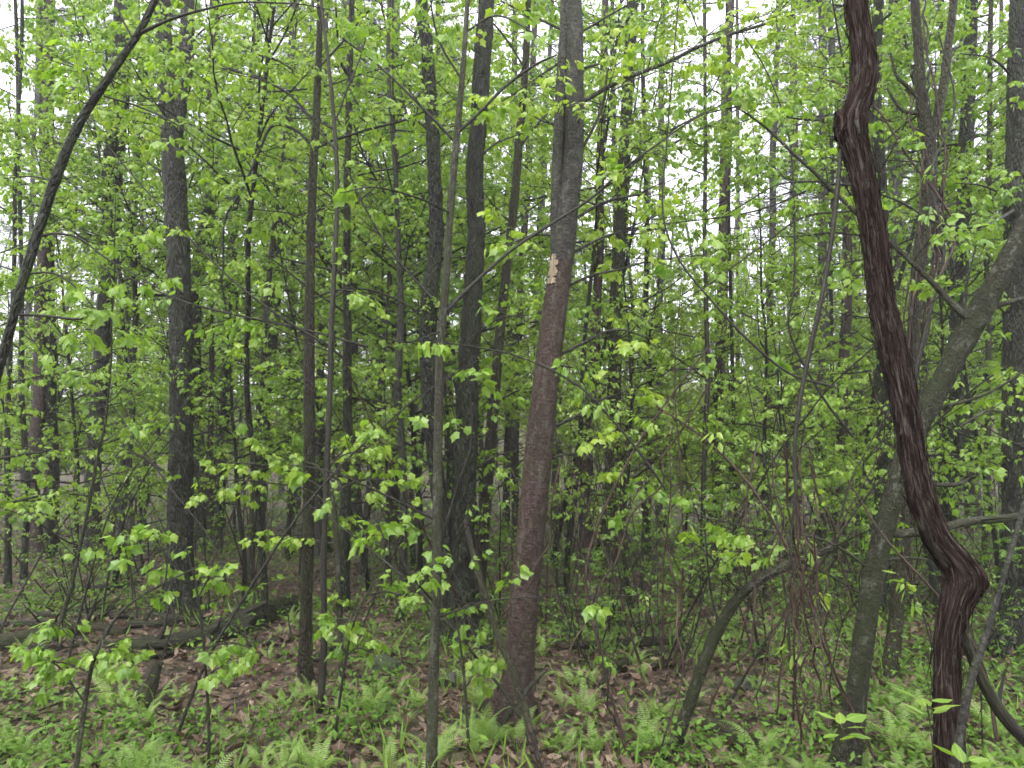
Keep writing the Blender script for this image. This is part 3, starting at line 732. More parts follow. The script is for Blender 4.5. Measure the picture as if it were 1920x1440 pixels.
hero('bowed_tree', 'thin mossy stem bowing over to the right, left of the leaning mossy tree', 'tree', 'mossy', gY(1260, 1425),
     [[(1258, 1428, 24), (1290, 1330, 20), (1320, 1240, 20), (1345, 1182, 20), (1385, 1120, 18), (1430, 1085, 18), (1480, 1060, 15), (1530, 1040, 12), (1590, 1018, 9)]],
     [[(1350, 1178, 6), (1336, 1130, 5), (1328, 1080, 4), (1320, 990, 3)], [(1430, 1085, 6), (1440, 1030, 5), (1475, 960, 4), (1500, 900, 3)], [(1500, 1052, 5), (1560, 1080, 4), (1640, 1130, 3)], [(1390, 1115, 4), (1330, 1040, 3), (1290, 1010, 2)]],
     sides=18, amp=.14, amp2=.26, leaf=(.05, .6, 3.2, .22, .3), bmat='twig', seed=11)
LAND.append((1330, 'bowed stem'))

hero('edge_tree', 'broad grey trunk at the right edge of the picture', 'tree', 'plate', 6.2,
     [[(1902, 1262, 52), (1904, 1000, 47), (1905, 700, 44), (1906, 400, 42), (1910, 200, 41), (1914, 0, 38), (1918, -300, 34)]],
     [[(1900, 600, 5), (1850, 560, 4), (1800, 555, 2)], [(1900, 380, 5), (1850, 350, 4), (1790, 345, 2)], [(1905, 150, 5), (1860, 110, 4), (1800, 100, 2)]],
     sides=24, leaf=(.07, .5, 4, .4, .1), bmat='twig', seed=12)
LAND.append((1905, 'edge trunk'))

def tangled():
    Yt = 5.6
    r = hero('tangled_tree', 'reddish dark trunk wrapped in tangled vines, right of the shaggy vine top', 'tree', 'brown', Yt,
         [[(1666, 1275, 27), (1678, 1180, 24), (1688, 1060, 22), (1697, 950, 21), (1705, 800, 21), (1712, 650, 22), (1722, 500, 25), (1740, 380, 29), (1742, 280, 26), (1728, 190, 21), (1722, 90, 18), (1715, 0, 16), (1710, -200, 14)],
          [(1744, 270, 16), (1768, 170, 17), (1780, 70, 15), (1790, -20, 14), (1800, -200, 12)]],
         [[(1735, 200, 8), (1705, 165, 8), (1680, 140, 6), (1670, 100, 4)], [(1730, 215, 7), (1690, 205, 6), (1665, 165, 4)]], sides=18, amp=.1, seed=13)
    rng = np.random.default_rng(5)
    main = curve(px([(1666, 1275, 27), (1688, 1060, 22), (1705, 800, 21), (1712, 650, 22), (1740, 380, 29), (1742, 280, 26), (1728, 190, 21), (1715, 0, 16)], Yt), .05)
    for i in range(13):
        a, b = sorted(rng.uniform(.1, 1, 2)); b = min(1, max(b, a + .3)); n = 14; t = np.linspace(a, b, n); ph = rng.random() * 6.3; tw = rng.normal() * 5
        pts = []
        for k, tt in enumerate(t):
            q, d = along(main, tt); an = ph + tw * tt; rr = q[3] * rng.uniform(1., 2.6) + .012
            pts.append([q[0] + math.cos(an) * rr, q[1] + math.sin(an) * rr * .8, q[2], rng.uniform(.005, .010)])
        mb = MB(); mb.tube(curve(pts, .05), 7, .1, 3, 8, i); part('climbing_vine', mb, 'dead' if i % 3 else 'twig', r)
tangled()

# ------------------------------------------------------------------ trunks farther back: (base u, v or None, depth, points up the stem, material, words)
BACK = []
def back_tree(Y, pts, mat, words, leaf=True, seed=0, name='tree_trunk'):
    rng = np.random.default_rng(seed + 400)
    C = px(pts, Y); p0 = C[0]; g = float(height(p0[0], p0[1]))
    d0 = nrm(C[0, :3] - C[1, :3]) if len(C) > 1 else -UP
    if p0[2] > g:                                 # carry the foot down to the soil
        k = (p0[2] - g + .2) / max(.3, -d0[2]) ; C = np.vstack([np.array([*(p0[:3] + d0 * k), p0[3] * 1.05]), C])
    top = C[-1].copy(); d1 = nrm(C[-1, :3] - C[-2, :3]); H = top[2] - g
    want = max(10.5, .62 * Y + 4)
    if H < want: C = np.vstack([C, np.array([*(top[:3] + d1 * (want - H)), top[3] * .62])])
    R = curve(C, .14); R[:, :2] += np.stack([NZ(np.arange(len(R)) * .09 + seed, np.full(len(R), seed * 1.3)), NZ(np.arange(len(R)) * .09 + seed + 9, np.full(len(R), seed * 2.3))], 1) * .035
    R = flare(R, .3, .2)
    base = [R[0, 0], R[0, 1], float(height(R[0, 0], R[0, 1]))]
    r = thing('background_tree', None, 'tree', base, 'trunks standing back in the wood')
    mb = MB(); mb.tube(R, 11, .07, 6, 4, seed, amp2=.06); part('trunk', mb, mat, r)
    T, LV = MB(), Leaves()
    um = pts[len(pts) // 2][0]; thin = 1190 < um < 1560 or um < 190; n = rng.integers(13, 19); hue = rng.uniform(.3, .7)
    for i in range(n):
        t = .22 + .76 * (i + rng.random()) / n; q, d = along(R, min(t, .99)); az = rng.random() * 6.3
        L = rng.uniform(.5, 1.4) if t < .5 else rng.uniform(1.1, 2.6)
        bare = 1. if ((t < .42 or not leaf) and rng.random() < .8) or (thin and rng.random() < .4) else .15
        bough(T, LV, q[:3], (math.cos(az), math.sin(az), rng.uniform(-.1, .6)), L, min(q[3] * .4, .006 + L * .006), rng, .078, hue, .8, bare, .6, .7)
    part('branches', T, 'twig', r, 'stuff')
    if LV.n: m2 = MB(); m2.leaves(LV, FAR if Y < 12 else (SMALL[0] * [1.5, 1, 1], SMALL[1])); part('crown', m2, 'leaf', r, 'stuff', False)
    BACK.append((r, pts[len(pts) // 2][0], words)); return r

S_ = [
 (11, [(172, 1060, 30), (176, 870, 28), (190, 650, 29), (208, 480, 33), (222, 250, 36), (231, 60, 34)], 'plate', 'grey trunk'),
 (12, [(72, 1085, 26), (66, 900, 25), (74, 720, 24), (80, 500, 22), (88, 200, 20)], 'far_red', 'reddish trunk'),
 (12.4, [(98, 1070, 24), (100, 900, 22), (96, 730, 22), (90, 560, 20), (84, 300, 18)], 'dark', 'dark trunk'),
 (13.5, [(372, 1010, 30), (366, 820, 28), (364, 640, 28), (372, 500, 26), (394, 350, 24), (398, 100, 22)], 'far_bark', 'grey trunk'),
 (14, [(486, 1000, 20), (497, 800, 20), (517, 600, 19), (530, 400, 18), (548, 120, 17)], 'far_bark', 'grey trunk'),
 (12.5, [(596, 1010, 17), (597, 780, 16), (600, 600, 15), (606, 400, 14), (610, 150, 13)], 'far_bark', 'pale trunk'),
 (7.6, [(640, 1165, 22), (643, 980, 20), (648, 820, 18), (652, 640, 16), (655, 400, 14)], 'dark', 'dark trunk'),
 (17, [(668, 980, 22), (662, 700, 23), (656, 430, 24), (652, 200, 23), (650, 0, 22)], 'far_bark', 'pale grey trunk'),
 (15, [(738, 1010, 21), (741, 820, 20), (744, 600, 17), (742, 350, 16), (736, 150, 15)], 'far_red', 'reddish trunk'),
 (7.4, [(756, 1165, 15), (760, 1000, 15), (757, 850, 15), (744, 730, 15), (747, 560, 12), (740, 330, 9)], 'grey', 'bent grey trunk'),
 (16, [(950, 1010, 14), (952, 820, 14), (957, 600, 14), (962, 350, 13)], 'far_bark', 'pale trunk'),
 (15, [(968, 1020, 15), (968, 800, 15), (975, 600, 14), (990, 300, 13)], 'far_bark', 'grey trunk'),
 (10.5, [(1094, 1085, 22), (1100, 850, 20), (1112, 650, 19), (1120, 480, 18), (1128, 200, 16)], 'far_red', 'reddish trunk'),
 (9.5, [(1142, 1078, 28), (1150, 880, 27), (1154, 700, 27), (1158, 540, 26), (1168, 350, 25), (1180, 100, 24)], 'mossy', 'mossy trunk'),
 (13, [(1216, 1040, 12), (1216, 800, 11), (1214, 620, 10), (1210, 300, 9)], 'dark', 'thin dark trunk'),
 (8.5, [(1318, 1110, 10), (1322, 900, 9), (1326, 700, 9), (1324, 500, 8)], 'twig', 'very thin black stem'),
 (13, [(1340, 1060, 22), (1346, 850, 21), (1350, 700, 21), (1354, 500, 20), (1362, 200, 18)], 'far_red', 'pinkish trunk'),
 (14, [(1540, 1020, 19), (1541, 700, 18), (1542, 400, 17), (1541, 100, 16)], 'far_bark', 'grey trunk'),
 (15, [(1562, 1010, 8), (1560, 600, 8), (1558, 300, 7), (1556, 40, 6)], 'dark', 'very thin dark stem'),
 (10.5, [(1572, 1080, 22), (1580, 850, 21), (1584, 700, 20), (1588, 450, 18), (1592, 200, 16)], 'far_red', 'reddish trunk'),
 (7.8, [(1648, 1150, 29), (1652, 950, 27), (1655, 800, 26), (1652, 600, 24), (1650, 300, 22), (1648, 40, 20)], 'dark', 'dark trunk'),
 (14, [(1676, 1000, 24), (1676, 600, 23), (1676, 300, 22), (1675, 40, 22)], 'far_bark', 'grey trunk'),
 (9, [(1764, 1080, 28), (1774, 900, 28), (1788, 700, 27), (1802, 500, 26), (1813, 300, 26), (1820, 80, 24)], 'dark', 'dark trunk'),
 (12, [(245, 1050, 8), (246, 900, 8), (240, 760, 7), (230, 600, 6)], 'twig', 'very thin black stem'),
 (9.5, [(12, 1075, 11), (16, 950, 11), (14, 820, 10), (22, 600, 8)], 'dark', 'thin dark stem'),
 (10, [(46, 1060, 11), (50, 900, 11), (44, 760, 10), (40, 500, 8)], 'dark', 'thin dark stem'),
 (13, [(408, 1060, 12), (410, 900, 11), (418, 750, 10), (430, 600, 8)], 'dark', 'thin dark stem'),
 (13.5, [(392, 1062, 11), (394, 900, 11), (398, 760, 10), (400, 600, 9)], 'far_red', 'thin reddish stem'),
 (9.5, [(470, 1100, 13), (474, 950, 13), (480, 800, 12), (494, 650, 10)], 'olive', 'thin olive stem'),
 (18, [(545, 950, 14), (546, 600, 14), (548, 300, 13), (550, 60, 13)], 'far_bark', 'pale trunk'),
 (19, [(745, 950, 15), (745, 600, 15), (743, 300, 15), (742, 60, 14)], 'far_bark', 'pale grey trunk'),
 (20, [(1235, 960, 14), (1236, 700, 14), (1240, 300, 13)], 'far_bark', 'pale trunk'),
 (17, [(1440, 980, 13), (1442, 700, 13), (1450, 350, 12)], 'far_bark', 'pale trunk'),
 (11, [(1380, 1060, 8), (1376, 850, 8), (1372, 600, 7)], 'dark', 'very thin dark stem'),
 (9, [(1845, 1090, 12), (1848, 850, 12), (1852, 600, 11)], 'olive', 'thin olive stem'),
 (16, [(1730, 980, 20), (1728, 600, 19), (1726, 200, 18)], 'far_bark', 'grey trunk'),
]
for i, (Yb, pts, mat, words) in enumerate(S_): back_tree(Yb, pts, mat, words, i % 4 != 3, i)
rng = np.random.default_rng(21)
for i in range(12):                                # the wood goes on behind
    Yb = rng.uniform(15, 32); u = -60 + 2040 * (i + rng.random()) / 12; w = rng.uniform(.10, .22) * F_PX / Yb; ln = rng.normal() * 14
    v0 = 860 + CAM_Z / Yb * F_PX - 20
    back_tree(Yb, [(u, v0, w), (u + ln * .5, v0 - 350, w * .9), (u + ln, v0 - 750, w * .8)], ['far_bark', 'far_red', 'far_bark', 'dark'][i % 4], ['distant grey trunk', 'distant reddish trunk', 'distant grey trunk', 'distant dark trunk'][i % 4], i % 3 != 2, 60 + i)

# ------------------------------------------------------------------ pines with soft feathery crowns
M['needle'] = leaf_mat('pine_needle', (.055, .095, .050), (.095, .140, .080), (.140, .190, .110), .35, .6, .6)
def pine_proto(seed):
    rng = np.random.default_rng(seed); S, T, N = MB(), MB(), MB(); H = 17.
    w, _ = wander(np.array([0, 0, -.2]), UP, H, .17, .03, rng, 12, .02); R = curve(w, .3); S.tube(flare(R, .2), 10, .08, 6, 4, seed)
    P, D = [], []
    z = 3.
    while z < 16.6:
        q, _ = along(R, z / H); live = z > 6.5; m = rng.integers(3, 6)
        for k in range(m):
            az = rng.random() * 6.3; L = (2.5 * (1 - z / 19) + .3) * rng.uniform(.6, 1.1) * (1 if live else .8)
            b, _ = wander(q[:3], (math.cos(az), math.sin(az), .15 if live else -.05), L, .02, .005, rng, 6, .08, (0, 0, .03 if live else -.01)); T.tube(b, 4)
            for j in range(2, 7):
                for s_ in (-1, 1):
                    d0 = b[j, :3] - b[j - 1, :3]; sd = n3(x3(d0, UP)) * s_; l2 = L * .22 * rng.uniform(.5, 1.3)
                    c, de = wander(b[j, :3], n3(n3(d0) * .8 + sd), l2, .005, .002, rng, 3, .12); T.tube(c, 3)
                    if live:
                        for t in (1, 2, 3): P.append(c[t, :3]); D.append(de)
        z += rng.uniform(.4, .7)
    P, D = np.array(P), np.array(D); K = 11; n = len(P) * K
    d = nrm(np.repeat(D, K, 0) * .8 + rng.normal(size=(n, 3)) * .75 + [0, 0, .2]); tm = (np.array([(-.045, 0, 0), (.045, 0, 0), (0, 1., -.1)]), np.array([[0, 1, 2]]))
    N.leaves(LeafArr(np.repeat(P, K, 0), d, unit(rng, n), rng.uniform(.11, .19, n), np.clip(rng.normal(.5, .2, n), 0, 1)), tm)
    return S.mesh('trunk', M['far_bark']), T.mesh('branches', M['far_bark']), N.mesh('crown', M['needle'], False)
PINES = []
PP = [pine_proto(s) for s in (3, 4)]
for i, (u, Yp, sc) in enumerate([(228, 19, 1.05), (415, 16.5, 1.), (555, 21, 1.1), (705, 24, 1.15), (850, 19, 1.), (1010, 25, 1.2), (1470, 23, 1.), (1610, 18, 1.05), (1700, 22, 1.15), (1815, 17, 1.), (60, 26, 1.2)]):
    x = (u - 960) / F_PX * Yp; r = thing('pine_tree', None, 'tree', (x, Yp, float(height(x, Yp))), 'pines standing back in the wood', i * 1.3, sc); t = PP[i % 2]
    obj('trunk', t[0], r); tag(obj('branches', t[1], r), kind='stuff'); tag(obj('crown', t[2], r), kind='stuff'); PINES.append((r, u, 'grey-green feathery pine'))

# ------------------------------------------------------------------ leafy understorey: prototypes, then individuals
def proto(kind, seed):
    if kind == 'maple': a = young_tree(seed, 5.6, .032, .22, 28, 1.75, .046, 1.4, .08, hue=.52, droop=.8); t = MAPLE if seed % 2 else OVAL
    elif kind == 'tall': a = young_tree(seed, 9., .045, .30, 36, 2.3, .060, 1.25, .08, hue=.5, droop=.8); t = FAR
    elif kind == 'high': a = young_tree(seed, 9.5, .04, .46, 34, 2.1, .054, 1.3, .08, hue=.55, droop=.9); t = MAPLE
    elif kind == 'shrub': a = young_tree(seed, 2.1, .014, .15, 20, .9, .045, 1., .12, up=.7, hue=.55, flat=.2, droop=.4, stems=4); t = SMALL
    elif kind == 'whip': a = young_tree(seed, 3.4, .016, .2, 13, .8, .046, 1.15, .15, hue=.62, droop=.9); t = OVAL if seed % 2 else MAPLE
    elif kind == 'bare': a = young_tree(seed, 3., .012, .1, 18, 1.1, .04, .8, .75, up=.8, hue=.6, flat=.1, stems=3); t = SMALL
    S, T, LV = a; L = MB(); L.leaves(LV, t)
    b = {'maple': 'dark', 'tall': 'far_bark', 'high': 'dark', 'shrub': 'twig', 'whip': 'olive', 'bare': 'dead'}[kind]
    lm = {'maple': 'leaf', 'tall': 'leaf', 'high': 'leaf', 'shrub': 'leaf_deep', 'whip': 'leaf_pale', 'bare': 'leaf_pale'}[kind]
    return (S.mesh('stem', M[b]), T.mesh('twigs', M['twig'] if kind != 'bare' else M['dead']), L.mesh('crown', M[lm], False))
PROTO = {k: [proto(k, 100 + 10 * n + i) for i in range(c)] for n, (k, c) in enumerate((('maple', 4), ('tall', 3), ('high', 2), ('shrub', 3), ('whip', 3), ('bare', 2)))}
UNDER = []
WORDS = {'maple': ('leafy_sapling', 'sapling', 'leafy green sapling', 'leafy saplings in the wood'),
         'tall': ('leafy_tree', 'tree', 'tall leafy young tree', 'tall leafy young trees in the wood'),
         'high': ('high_crowned_tree', 'tree', 'slim high-crowned tree', 'slim trees with high crowns'),
         'shrub': ('shrub', 'shrub', 'small-leaved green shrub', 'shrubs on the forest floor'),
         'whip': ('sapling', 'sapling', 'thin pale-leaved sapling', 'thin pale-leaved saplings'),
         'bare': ('bare_shrub', 'shrub', 'brown nearly bare shrub', 'nearly bare shrubs')}
def plant(kind, u, Yp, sc, rz, i):
    x = (u - 960) / F_PX * Yp * 1.0; z = float(height(x, Yp))
    nm, cat, words, grp = WORDS[kind]
    r = thing(nm, None, cat, (x, Yp, z), grp, rz, sc)
    st, tw, cr = PROTO[kind][i % len(PROTO[kind])]
    obj('stem', st, r); tag(obj('twigs', tw, r), kind='stuff'); tag(obj('crown', cr, r), kind='stuff')
    UNDER.append((r, u, Yp, words, kind))
def rows(kind, n, y0, y1, s0, s1, seed, u0=-80, u1=2000):
    rng = np.random.default_rng(seed); us = rng.permutation(n)
    for i in range(n):
        u_ = u0 + (u1 - u0) * (us[i] + rng.random()) / n; y_ = y0 + (y1 - y0) * (i + rng.random()) / n; s_, a_, k_ = rng.uniform(s0, s1), rng.random() * 6.3, int(rng.integers(0, 9))
        kd = kind
        if kind in ('maple', 'high', 'tall') and (1190 < u_ < 1560 or u_ < 150):      # a lower stand there, with open sky above it
            if kind == 'high' and y_ < 11: continue
            kd = 'maple'; s_ = min(s_, (.27 * y_ + 1.7) / 5.6)
        plant(kd, u_, y_, s_, a_, k_)
for i, (u, Yp, sc) in enumerate([(-60, 6.2, .9), (150, 8.6, .95), (470, 8.3, .9), (700, 8.8, .9), (1180, 8.2, .85), (1420, 8.8, 1.), (1840, 7.6, .9), (2010, 6.6, .9)]):
    plant('maple', u, Yp, sc, i * 1.7, i)
rows('high', 10, 6.8, 11, .72, 1.05, 43, -40, 1960)
rows('high', 8, 11, 18, .95, 1.35, 45)
rows('maple', 24, 9.5, 16, .95, 1.4, 32)
rows('maple', 24, 16, 33, .9, 1.4, 33)
rows('tall', 15, 10, 18, .9, 1.3, 34)
rows('tall', 24, 18, 34, 1., 1.5, 35)
rows('shrub', 34, 6.5, 20, .5, 1.1, 36)
rows('shrub', 18, 5.4, 9, .5, .9, 37, 1080, 1900)
rows('whip', 14, 5.4, 11, .7, 1.2, 38)
rows('bare', 14, 5.5, 12, .8, 1.3, 39, 900, 1950)
rows('bare', 8, 7, 13, .8, 1.2, 40, 0, 800)

# ------------------------------------------------------------------ fallen wood, stones
def log(name, label, cat, mat, pts, seed, Y=None, sides=20, amp=.17, cap=True, lift=.3, stubs=0, knob=None, squash=1.):
    """pts: (u, v, w) where v is the line of the underside on the ground, or depth given as Y"""
    C = []
    for c in pts:
        if Y is None and len(c) < 4: p = gpt(c[0], c[1]); y = p[1]; r = c[2] / 2 / F_PX * y; p = p + [0, 0, r * (1 - lift)]
        else: y = c[3] if len(c) > 3 else Y; p = at(c[0], c[1], y); r = c[2] / 2 / F_PX * y
        C.append([*p, r])
    R = curve(C, .03); rng = np.random.default_rng(seed + 900)
    r = thing(name, label, cat, R[len(R) // 2, :3])
    mb = MB(); mb.tube(R, sides, amp, 7, 8, seed, cap=cap, amp2=.12, squash=squash); part('bark', mb, mat, r)
    for i in range(stubs):
        q, d = along(R, rng.uniform(.15, .95)); dd = nrm(perp(d, rng) + [0, 0, .5] + d * .3)
        w, _ = wander(q[:3], dd, rng.uniform(.12, .4), q[3] * .28 + .004, .003, rng, 5, .12); b = MB(); b.tube(curve(w, .03), 6, .1, 3, 9, i); part('stub', b, mat, r)
    return r
log('fallen_log', 'brown log lying at the left edge', 'log', 'log', [(-90, 1232, 32), (20, 1212, 30), (90, 1194, 27), (160, 1186, 22), (235, 1192, 16)], 1, amp=.26, stubs=5)
log('fallen_log', 'black rotten log with a thick raised end, lying in front of the forked trunk', 'log', 'rotten', [(205, 1228, 26), (300, 1216, 26), (370, 1208, 30), (430, 1192, 40), (500, 1165, 40), (556, 1146, 30)], 2, amp=.34, stubs=7)
log('fallen_log', 'long thin dark log lying behind the black rotten log', 'log', 'rotten', [(10, 1152, 14), (150, 1160, 16), (280, 1162, 17), (372, 1172, 14), (420, 1178, 9)], 3, stubs=2)
log('fallen_log', 'slim dark log lying right of the purple-brown centre trunk', 'log', 'rotten', [(995, 1212, 15), (1100, 1216, 17), (1215, 1210, 18), (1330, 1206, 14), (1420, 1210, 9)], 4, stubs=3)
log('fallen_branch', 'crooked black branch lying along the left log', 'branch', 'rotten', [(-20, 1180, 12), (70, 1174, 14), (150, 1170, 13), (215, 1158, 10), (262, 1166, 6)], 21, amp=.25, stubs=5)
log('fallen_branch', 'broken black branch propped over the rotten log', 'branch', 'rotten', [(300, 1236, 12), (370, 1205, 12, 6.7), (440, 1160, 11, 6.75), (500, 1128, 8, 6.8)], 22, amp=.22, stubs=4)
log('fallen_branch', 'slim mossy branch lying left of the twin black trunks', 'branch', 'mossy', [(586, 1240, 12), (625, 1222, 13), (668, 1210, 9)], 5)
log('fallen_branch', 'dark hooked branch lying right of the slim dark log', 'branch', 'rotten', [(1128, 1296, 15), (1150, 1262, 15), (1200, 1240, 14), (1270, 1224, 14), (1330, 1200, 9)], 6, lift=0)
log('fallen_log', 'short brown log with its cut end facing out at bottom right', 'log', 'log', [(1330, 1372, 32), (1380, 1400, 38), (1418, 1418, 40)], 7, squash=.85)
log('tree_root', 'dark gnarled root spreading right from the foot of the shaggy vine', 'root', 'rotten', [(1800, 1180, 14, 2.72), (1840, 1270, 20, 2.75), (1880, 1340, 22, 2.75), (1950, 1420, 20, 2.72)], 8, stubs=2)
log('dead_stem', 'thin dead stem slanting from the twin black trunks down to the bottom edge', 'branch', 'brown', [(872, 975, 7, 4.6), (880, 1010, 9, 4.55), (900, 1090, 11, 4.4), (925, 1170, 13, 4.25), (955, 1240, 14, 4.1), (985, 1330, 15, 3.95), (1000, 1400, 16, 3.8), (1022, 1475, 16, 3.7)], 9, sides=12)
log('dead_stem', 'pale grey stick slanting up to the right edge beside the shaggy vine', 'branch', 'grey', [(1785, 1470, 15, 2.35), (1797, 1390, 14, 2.35), (1822, 1270, 11, 2.4), (1852, 1180, 10, 2.45), (1890, 1050, 9, 2.5), (1930, 915, 8, 2.6), (1960, 800, 6, 2.6)], 10, sides=12)
log('fallen_stick', 'short olive stick leaning against the foot of the centre trunk', 'stick', 'olive', [(925, 1392, 11), (965, 1322, 11, 4.45), (990, 1292, 9, 4.5), (1022, 1258, 6, 4.55)], 11, sides=10)
def stump():
    p = gpt(268, 1325); C = [[p[0], p[1], p[2] - .1, .075], [p[0] + .01, p[1], p[2] + .04, .06], [p[0] + .03, p[1] + .03, p[2] + .15, .052], [p[0] + .05, p[1] + .06, p[2] + .27, .044]]
    r = thing('tree_stump', 'small broken brown stump leaning among the ferns at bottom left', 'stump', p); R = curve(C, .02)
    mb = MB(); mb.tube(R, 18, .16, 7, 14, 3, cap=True, amp2=.1); part('trunk', mb, 'log', r)
stump()
def stone(u, v, w, h, label, seed):
    rng = np.random.default_rng(seed); p = gpt(u, v); y = p[1]; a, c = w / 2 / F_PX * y, h / F_PX * y
    th = np.linspace(0, math.pi, 15); ph = np.linspace(0, 2 * math.pi, 25)[:-1]; TH, PH = np.meshgrid(th, ph, indexing='ij')
    D = np.stack([np.sin(TH) * np.cos(PH), np.sin(TH) * np.sin(PH), np.cos(TH)], -1); N = Noise2(seed)
    pl = nrm(rng.normal(size=(9, 3))); cut = np.min(np.where((D @ pl.T) > .05, .86 / np.maximum(D @ pl.T, .05), 9), -1)
    r_ = np.minimum(cut, 1.15) * (1 + .07 * N(D[..., 0] * 3 + 20, D[..., 2] * 3 + D[..., 1] * 2 + 20))
    V = D * r_[..., None] * [a, a * .8, c * .75] + [0, 0, c * .25]
    n, k = TH.shape; i = np.arange(n - 1)[:, None] * k; j = np.arange(k)[None]; j2 = (j + 1) % k
    mb = MB(); mb.add(V.reshape(-1, 3), np.stack([i + j, i + k + j, i + k + j2, i + j2], -1).reshape(-1, 4), V.reshape(-1, 3) * .6 + seed)
    o = obj('stone', mb.mesh('stone', M['rock']), None, p); o.rotation_euler.z = rng.random() * .6
    tag(o, label, 'stone', 'mossy stones on the forest floor')
stone(722, 1258, 54, 28, 'largest mossy grey stone, left of the olive sapling', 1)
stone(642, 1206, 40, 20, 'flat pale stone beside the slim mossy branch', 2)
stone(846, 1285, 46, 24, 'brown mossy stone at the foot of the twin black trunks', 3)
stone(1400, 1290, 50, 18, 'low dark stone half buried under the bowed mossy stem', 7)

def brush_pile():
    rng = np.random.default_rng(2); c = gpt(235, 1058); r = thing('brush_pile', 'heap of dead branches on the ground left of the forked grey trunk', 'brush pile', c)
    for i in range(26):
        L = rng.uniform(.4, 1.2); an = rng.normal() * .5 + (0 if rng.random() < .7 else 1.4); p = c + [rng.normal() * .28 - math.cos(an) * L / 2, rng.normal() * .25, rng.random() * .42 * (1 - i / 60) + .03]
        w, _ = wander(p, (math.cos(an), math.sin(an) * .5, rng.normal() * .25), L, rng.uniform(.012, .035), .008, rng, 6, .1)
        mb = MB(); mb.tube(curve(w, .06), 7, .1, 4, 6, i, cap=True); part('stick', mb, ['log', 'dead', 'rotten'][i % 3], r)
brush_pile()

# dead branches strewn round the rotten log
for i, (a, b, c, d, w, txt) in enumerate([(30, 1222, 190, 1206, 10, 'thin black branch on the ground in front of the left log'), (180, 1248, 330, 1226, 11, 'black branch on the ground below the rotten log'), (60, 1160, 230, 1140, 12, 'dark branch on the ground behind the left log'),
        (420, 1218, 560, 1196, 11, 'dark branch on the ground right of the rotten log'), (240, 1178, 400, 1158, 13, 'dark forked branch lying behind the rotten log'), (120, 1112, 260, 1096, 12, 'dark branch lying far back below the brush pile'), (1090, 1180, 1260, 1166, 12, 'dark branch lying behind the slim dark log')]):
    log('fallen_branch', txt, 'branch', 'rotten', [(a, b, w), ((a + b * 0 + c) / 2, (b + d) / 2 + 6, w * 1.1), (c, d, w * .6)], 40 + i, sides=10, amp=.22, stubs=5, lift=0)
# loose sticks on the ground
STICKS = []
rng = np.random.default_rng(17)
for i in range(30):
    u, v = rng.uniform(20, 1880), 1440 - 330 * rng.random() ** .8; p = gpt(u, v); L = rng.uniform(.3, 1.1); an = rng.random() * 6.3
    w, _ = wander(p + [0, 0, .02], (math.cos(an), math.sin(an), .06), L, rng.uniform(.005, .013), .003, rng, 7, .13, (0, 0, 0)); w[:, 2] = height(w[:, 0], w[:, 1]) + .02 + rng.random() * .03
    mb = MB(); mb.tube(curve(w, .04), 6, .1, 3, 8, i)
    for k in range(2):
        q = w[rng.integers(2, 6)]; b, _ = wander(q[:3], (math.cos(an + .8), math.sin(an + .8), .3), L * .3, q[3] * .6, .002, rng, 4, .15); mb.tube(b, 4)
    off = p; mb.V = [x - off for x in mb.V]
    o = obj('fallen_stick', mb.mesh('fallen_stick', M[['dead', 'log', 'rotten'][i % 3]]), None, p); tag(o, None, 'stick', 'loose sticks on the forest floor'); STICKS.append((o, u, 'thin %s stick on the ground' % ['reddish', 'brown', 'black'][i % 3]))

# ------------------------------------------------------------------ hanging dead vines on the right
HANG = []
def hanging(u0, v0, Y0, u1, v1, Y1, r, seed, mat='dead', sag=.25, wig=.05):
    rng = np.random.default_rng(seed); a, b = at(u0, v0, Y0), at(u1, v1, Y1); n = 14; t = np.linspace(0, 1, n)[:, None]
    P = a * (1 - t) + b * t + np.cumsum(rng.normal(size=(n, 3)), 0) * wig * .35 * np.sin(t * math.pi) + np.array([0, 0, -sag]) * np.sin(t * math.pi)
    g = height(P[:, 0], P[:, 1]); P[:, 2] = np.maximum(P[:, 2], g + .01)
    R = curve(np.column_stack([P, np.full(n, r)]), .05); base = P[-1]
    o_ = thing('hanging_vine', None, 'vine', base, 'dead vines hanging by the leaning mossy tree')
    mb = MB(); mb.tube(R, 7, .12, 3, 8, seed); part('stem', mb, mat, o_)
    T = MB()
    for k in range(7):
        q, d = along(R, rng.uniform(.1, .95)); w, _ = wander(q[:3], nrm(perp(d, rng) + d * .4 - UP * .3), rng.uniform(.12, .5), r * .5, .001, rng, 6, .25, (0, 0, -.05)); T.tube(w, 4)
    part('tendrils', T, mat, o_, 'stuff'); HANG.append((o_, u1, 'thin brown hanging vine'))
rng = np.random.default_rng(44)
for i in range(10):
    u = 1486 + rng.normal() * 22; hanging(u, rng.uniform(800, 960), 3.1 + rng.normal() * .15, u + rng.normal() * 60, rng.uniform(1180, 1400), 3.3 + rng.normal() * .3, rng.uniform(.0015, .006), 500 + i, 'dead', rng.uniform(0, .1), .07)
for i, (a, b, c, d) in enumerate([(1100, 1040, 1160, 1360), (1330, 720, 1060, 1240), (1520, 870, 1610, 1290), (1660, 930, 1560, 1340), (1250, 1010, 1180, 1420), (1420, 830, 1330, 1330), (1660, 770, 1680, 1040), (1630, 700, 1710, 1100), (1050, 870, 930, 1240)]):
    hanging(a, b, 4.0 + .1 * (i % 3), c, d, 4.1 + .15 * (i % 4), .004 + .001 * (i % 3), 530 + i, 'dead' if i % 3 else 'twig', .05, .09)

